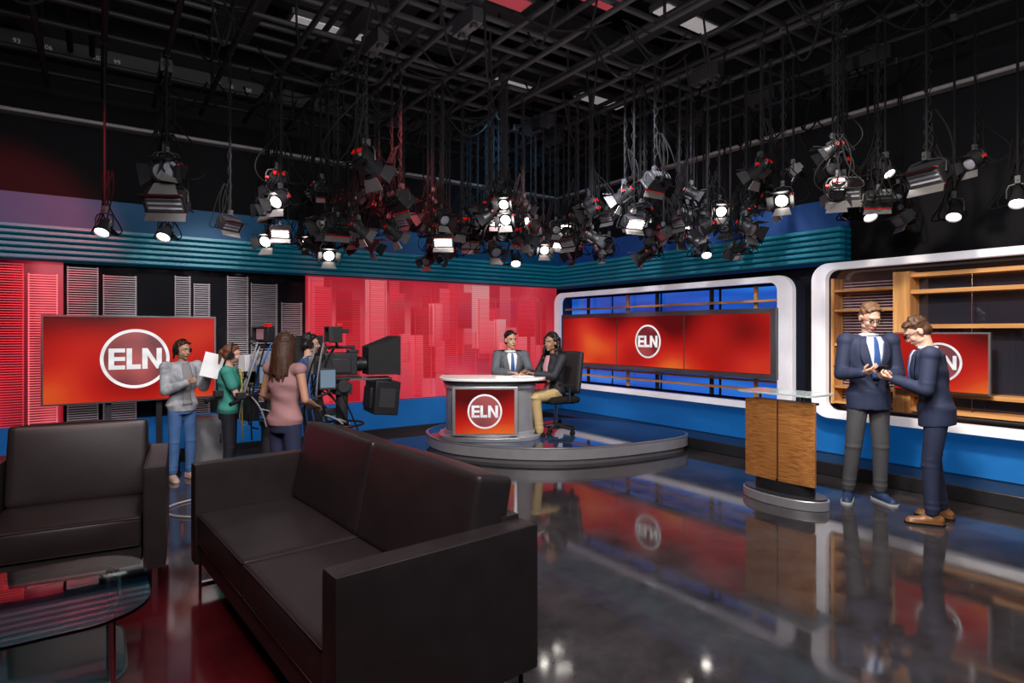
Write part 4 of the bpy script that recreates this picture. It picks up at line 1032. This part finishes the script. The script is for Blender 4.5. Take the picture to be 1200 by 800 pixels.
person('woman with long brown hair in mauve sleeveless top steering camera',P(-1.86,4.90),Fdir(.40,.92),1.53,STAND,
 dict(er=(.27,.0,1.17),wr=(.30,-.24,1.05),el=(-.26,.02,1.14),wl=(-.16,-.22,1.06)),
 SKIN_M,fem=True,top=mat('mauve_top',(.36,.20,.20),.8),hemS=-.05,topg=.018,sleeve='none',pants=DDENIM,shoe=RUBBER,hair=HBROWN,hstyle='long',head=(.15,-1,-.1),
 hands=dict(r=dict(d=(.1,-.9,-.2),n=(-.4,0,-1),s=(-1,0,0),c=.9)))
person('person with dark hair in blue shirt and headphones behind a camera',P(-2.12,6.25),Fdir(.9,.4),1.52,STAND,
 dict(el=(-.22,-.08,1.14),er=(.22,-.08,1.14),wl=(-.16,-.31,1.14),wr=(.16,-.31,1.14)),
 SKIN_L,top=mat('blue_shirt',(.03,.09,.25),.8),hemS=-.08,topg=.02,pants=DDENIM,shoe=RUBBER,hair=HBLACK,head=(0,-1,0),headset=True)
person('male news anchor in grey suit and blue tie at the desk',P(-.02,8.22,PZ-.02),Fdir(.25,-1),1.74,SIT,
 dict(el=(-.25,-.14,.83),er=(.24,-.12,.83),wl=(-.10,-.37,.83),wr=(.10,-.37,.83),sl=(-.185,-.02,1.035),sr=(.185,-.02,1.035)),
 SKIN_M,top=GSUIT,hemS=-.08,pants=BLKS,shoe=RUBBER,hair=HBLACK,head=(.2,-1,-.03),suit=True,tie=TIEB,shirtm=SHW)
person('female news anchor with curly hair, black jacket and khaki trousers',P(.54,7.91,PZ-.02),rH,1.70,SIT,
 dict(el=(-.21,-.12,.80),er=(.22,-.14,.81),wl=(-.10,-.33,.86),wr=(.12,-.37,.85),pel=(0,.02,.575),hed=(0,-.035,1.25),kl=(.02,-.38,.54),kr=(.18,-.40,.54),al=(.04,-.34,.09),ar=(.19,-.34,.09),hl=(-.07,0,.55)),
 SKIN_D,fem=True,top=BLKS,hemS=-.08,topg=.02,pants=mat('khaki',(.42,.30,.14),.8),shoe=RUBBER,hair=HBLACK,hstyle='curly',head=(.40,-1,0),opened=True,shirtm=mat('pink_blouse',(.5,.25,.28),.7))

# ------------------------------------------------------------------ lights
def spot(name,loc,target,e,ang=50,col=(1,1,1),rad=.12,blend=.5):
    L=bpy.data.lights.new(name,'SPOT');L.energy=e;L.spot_size=math.radians(ang);L.color=col;L.shadow_soft_size=rad;L.spot_blend=blend
    o=bpy.data.objects.new(name,L);COL.objects.link(o);o.location=loc
    o.rotation_euler=(V(target)-V(loc)).to_track_quat('-Z','Y').to_euler();return o
def area(name,loc,target,e,sx,sy,col=(1,1,1)):
    L=bpy.data.lights.new(name,'AREA');L.shape='RECTANGLE';L.size=sx;L.size_y=sy;L.energy=e;L.color=col
    o=bpy.data.objects.new(name,L);COL.objects.link(o);o.location=loc
    o.rotation_euler=(V(target)-V(loc)).to_track_quat('-Z','Y').to_euler();return o
area('added_fill_light',P(.3,1.2,4.12),P(0,6.5,.6),360,3.5,2.,(1,.95,.95))  # unseen area lamp added above the view to fill the whole set
spot('key_light_desk',P(-.3,5.0,3.3),P(0,8,1.1),340,40,(1,.95,.9),.06)
spot('key_light_desk',P(1.3,5.4,3.4),P(.4,7.8,1.0),260,40,(1,.95,.9),.06)
spot('key_light_men',P(1.8,3.6,3.6),P(3.3,5.2,1.2),300,40,(1,.95,.92),.06)
spot('key_light_crew',P(-2.4,3.8,3.8),P(-2.9,6.2,1.0),280,50,(1,.95,.94))
spot('down_light_podium',P(2.6,4.4,3.9),P(2.5,5.4,.3),240,50,(1,.94,.88),.06)
spot('red_wash_wall',P(-2.9,4.4,3.8),(-8.1,.3,2.35),850,44,(1,.04,.06))
spot('red_wash_wall',P(-1.0,5.4,3.9),(-3.4,.3,1.4),380,48,(1,.12,.14))
spot('pink_wash_wall',P(.2,6.0,3.6),(-1.3,.3,1.4),240,34,(1,.55,.55))
spot('white_wash_slats',P(-1.9,4.9,3.6),(-5.9,.3,1.7),320,38,(1,.90,.92))
spot('wash_frames',P(.8,5.4,3.9),(-.2,-3.2,1.6),440,60,(.9,.9,1))
spot('wash_shelves',P(1.6,3.0,3.8),(-.2,-6.2,1.5),480,48,(1,.90,.78))
spot('blue_wash_corner',P(-.2,6.6,3.9),(-1.0,.3,2.8),140,70,(.2,.6,1))
spot('red_floor_light',P(-2.0,1.6,4.1),P(-1.7,3.2,0),200,60,(1,.30,.30))
area('added_shelf_light',(-.22,-7.0,2.22),(-.16,-7.0,0),12,.05,3.9,(1,.68,.36))  # warm area lamp added to brighten the shelving bay
area('added_ceiling_uplight',P(.5,6.0,3.2),P(.5,6.5,6),45,4,3,(1,.85,.88))  # upward area lamp added to lift the ceiling and the fixtures
w=bpy.data.worlds.new('world');SC.world=w;w.use_nodes=True
w.node_tree.nodes['Background'].inputs[0].default_value=(.5,.5,.6,1);w.node_tree.nodes['Background'].inputs[1].default_value=.05
cam=bpy.data.cameras.new('camera');co=bpy.data.objects.new('camera',cam);COL.objects.link(co)
co.location=(CAMX,CAMY,1.55);co.rotation_euler=(math.pi/2,0,YAW)
cam.sensor_width=36;cam.lens=21.0;cam.shift_y=-.01;cam.clip_start=.05
SC.camera=co
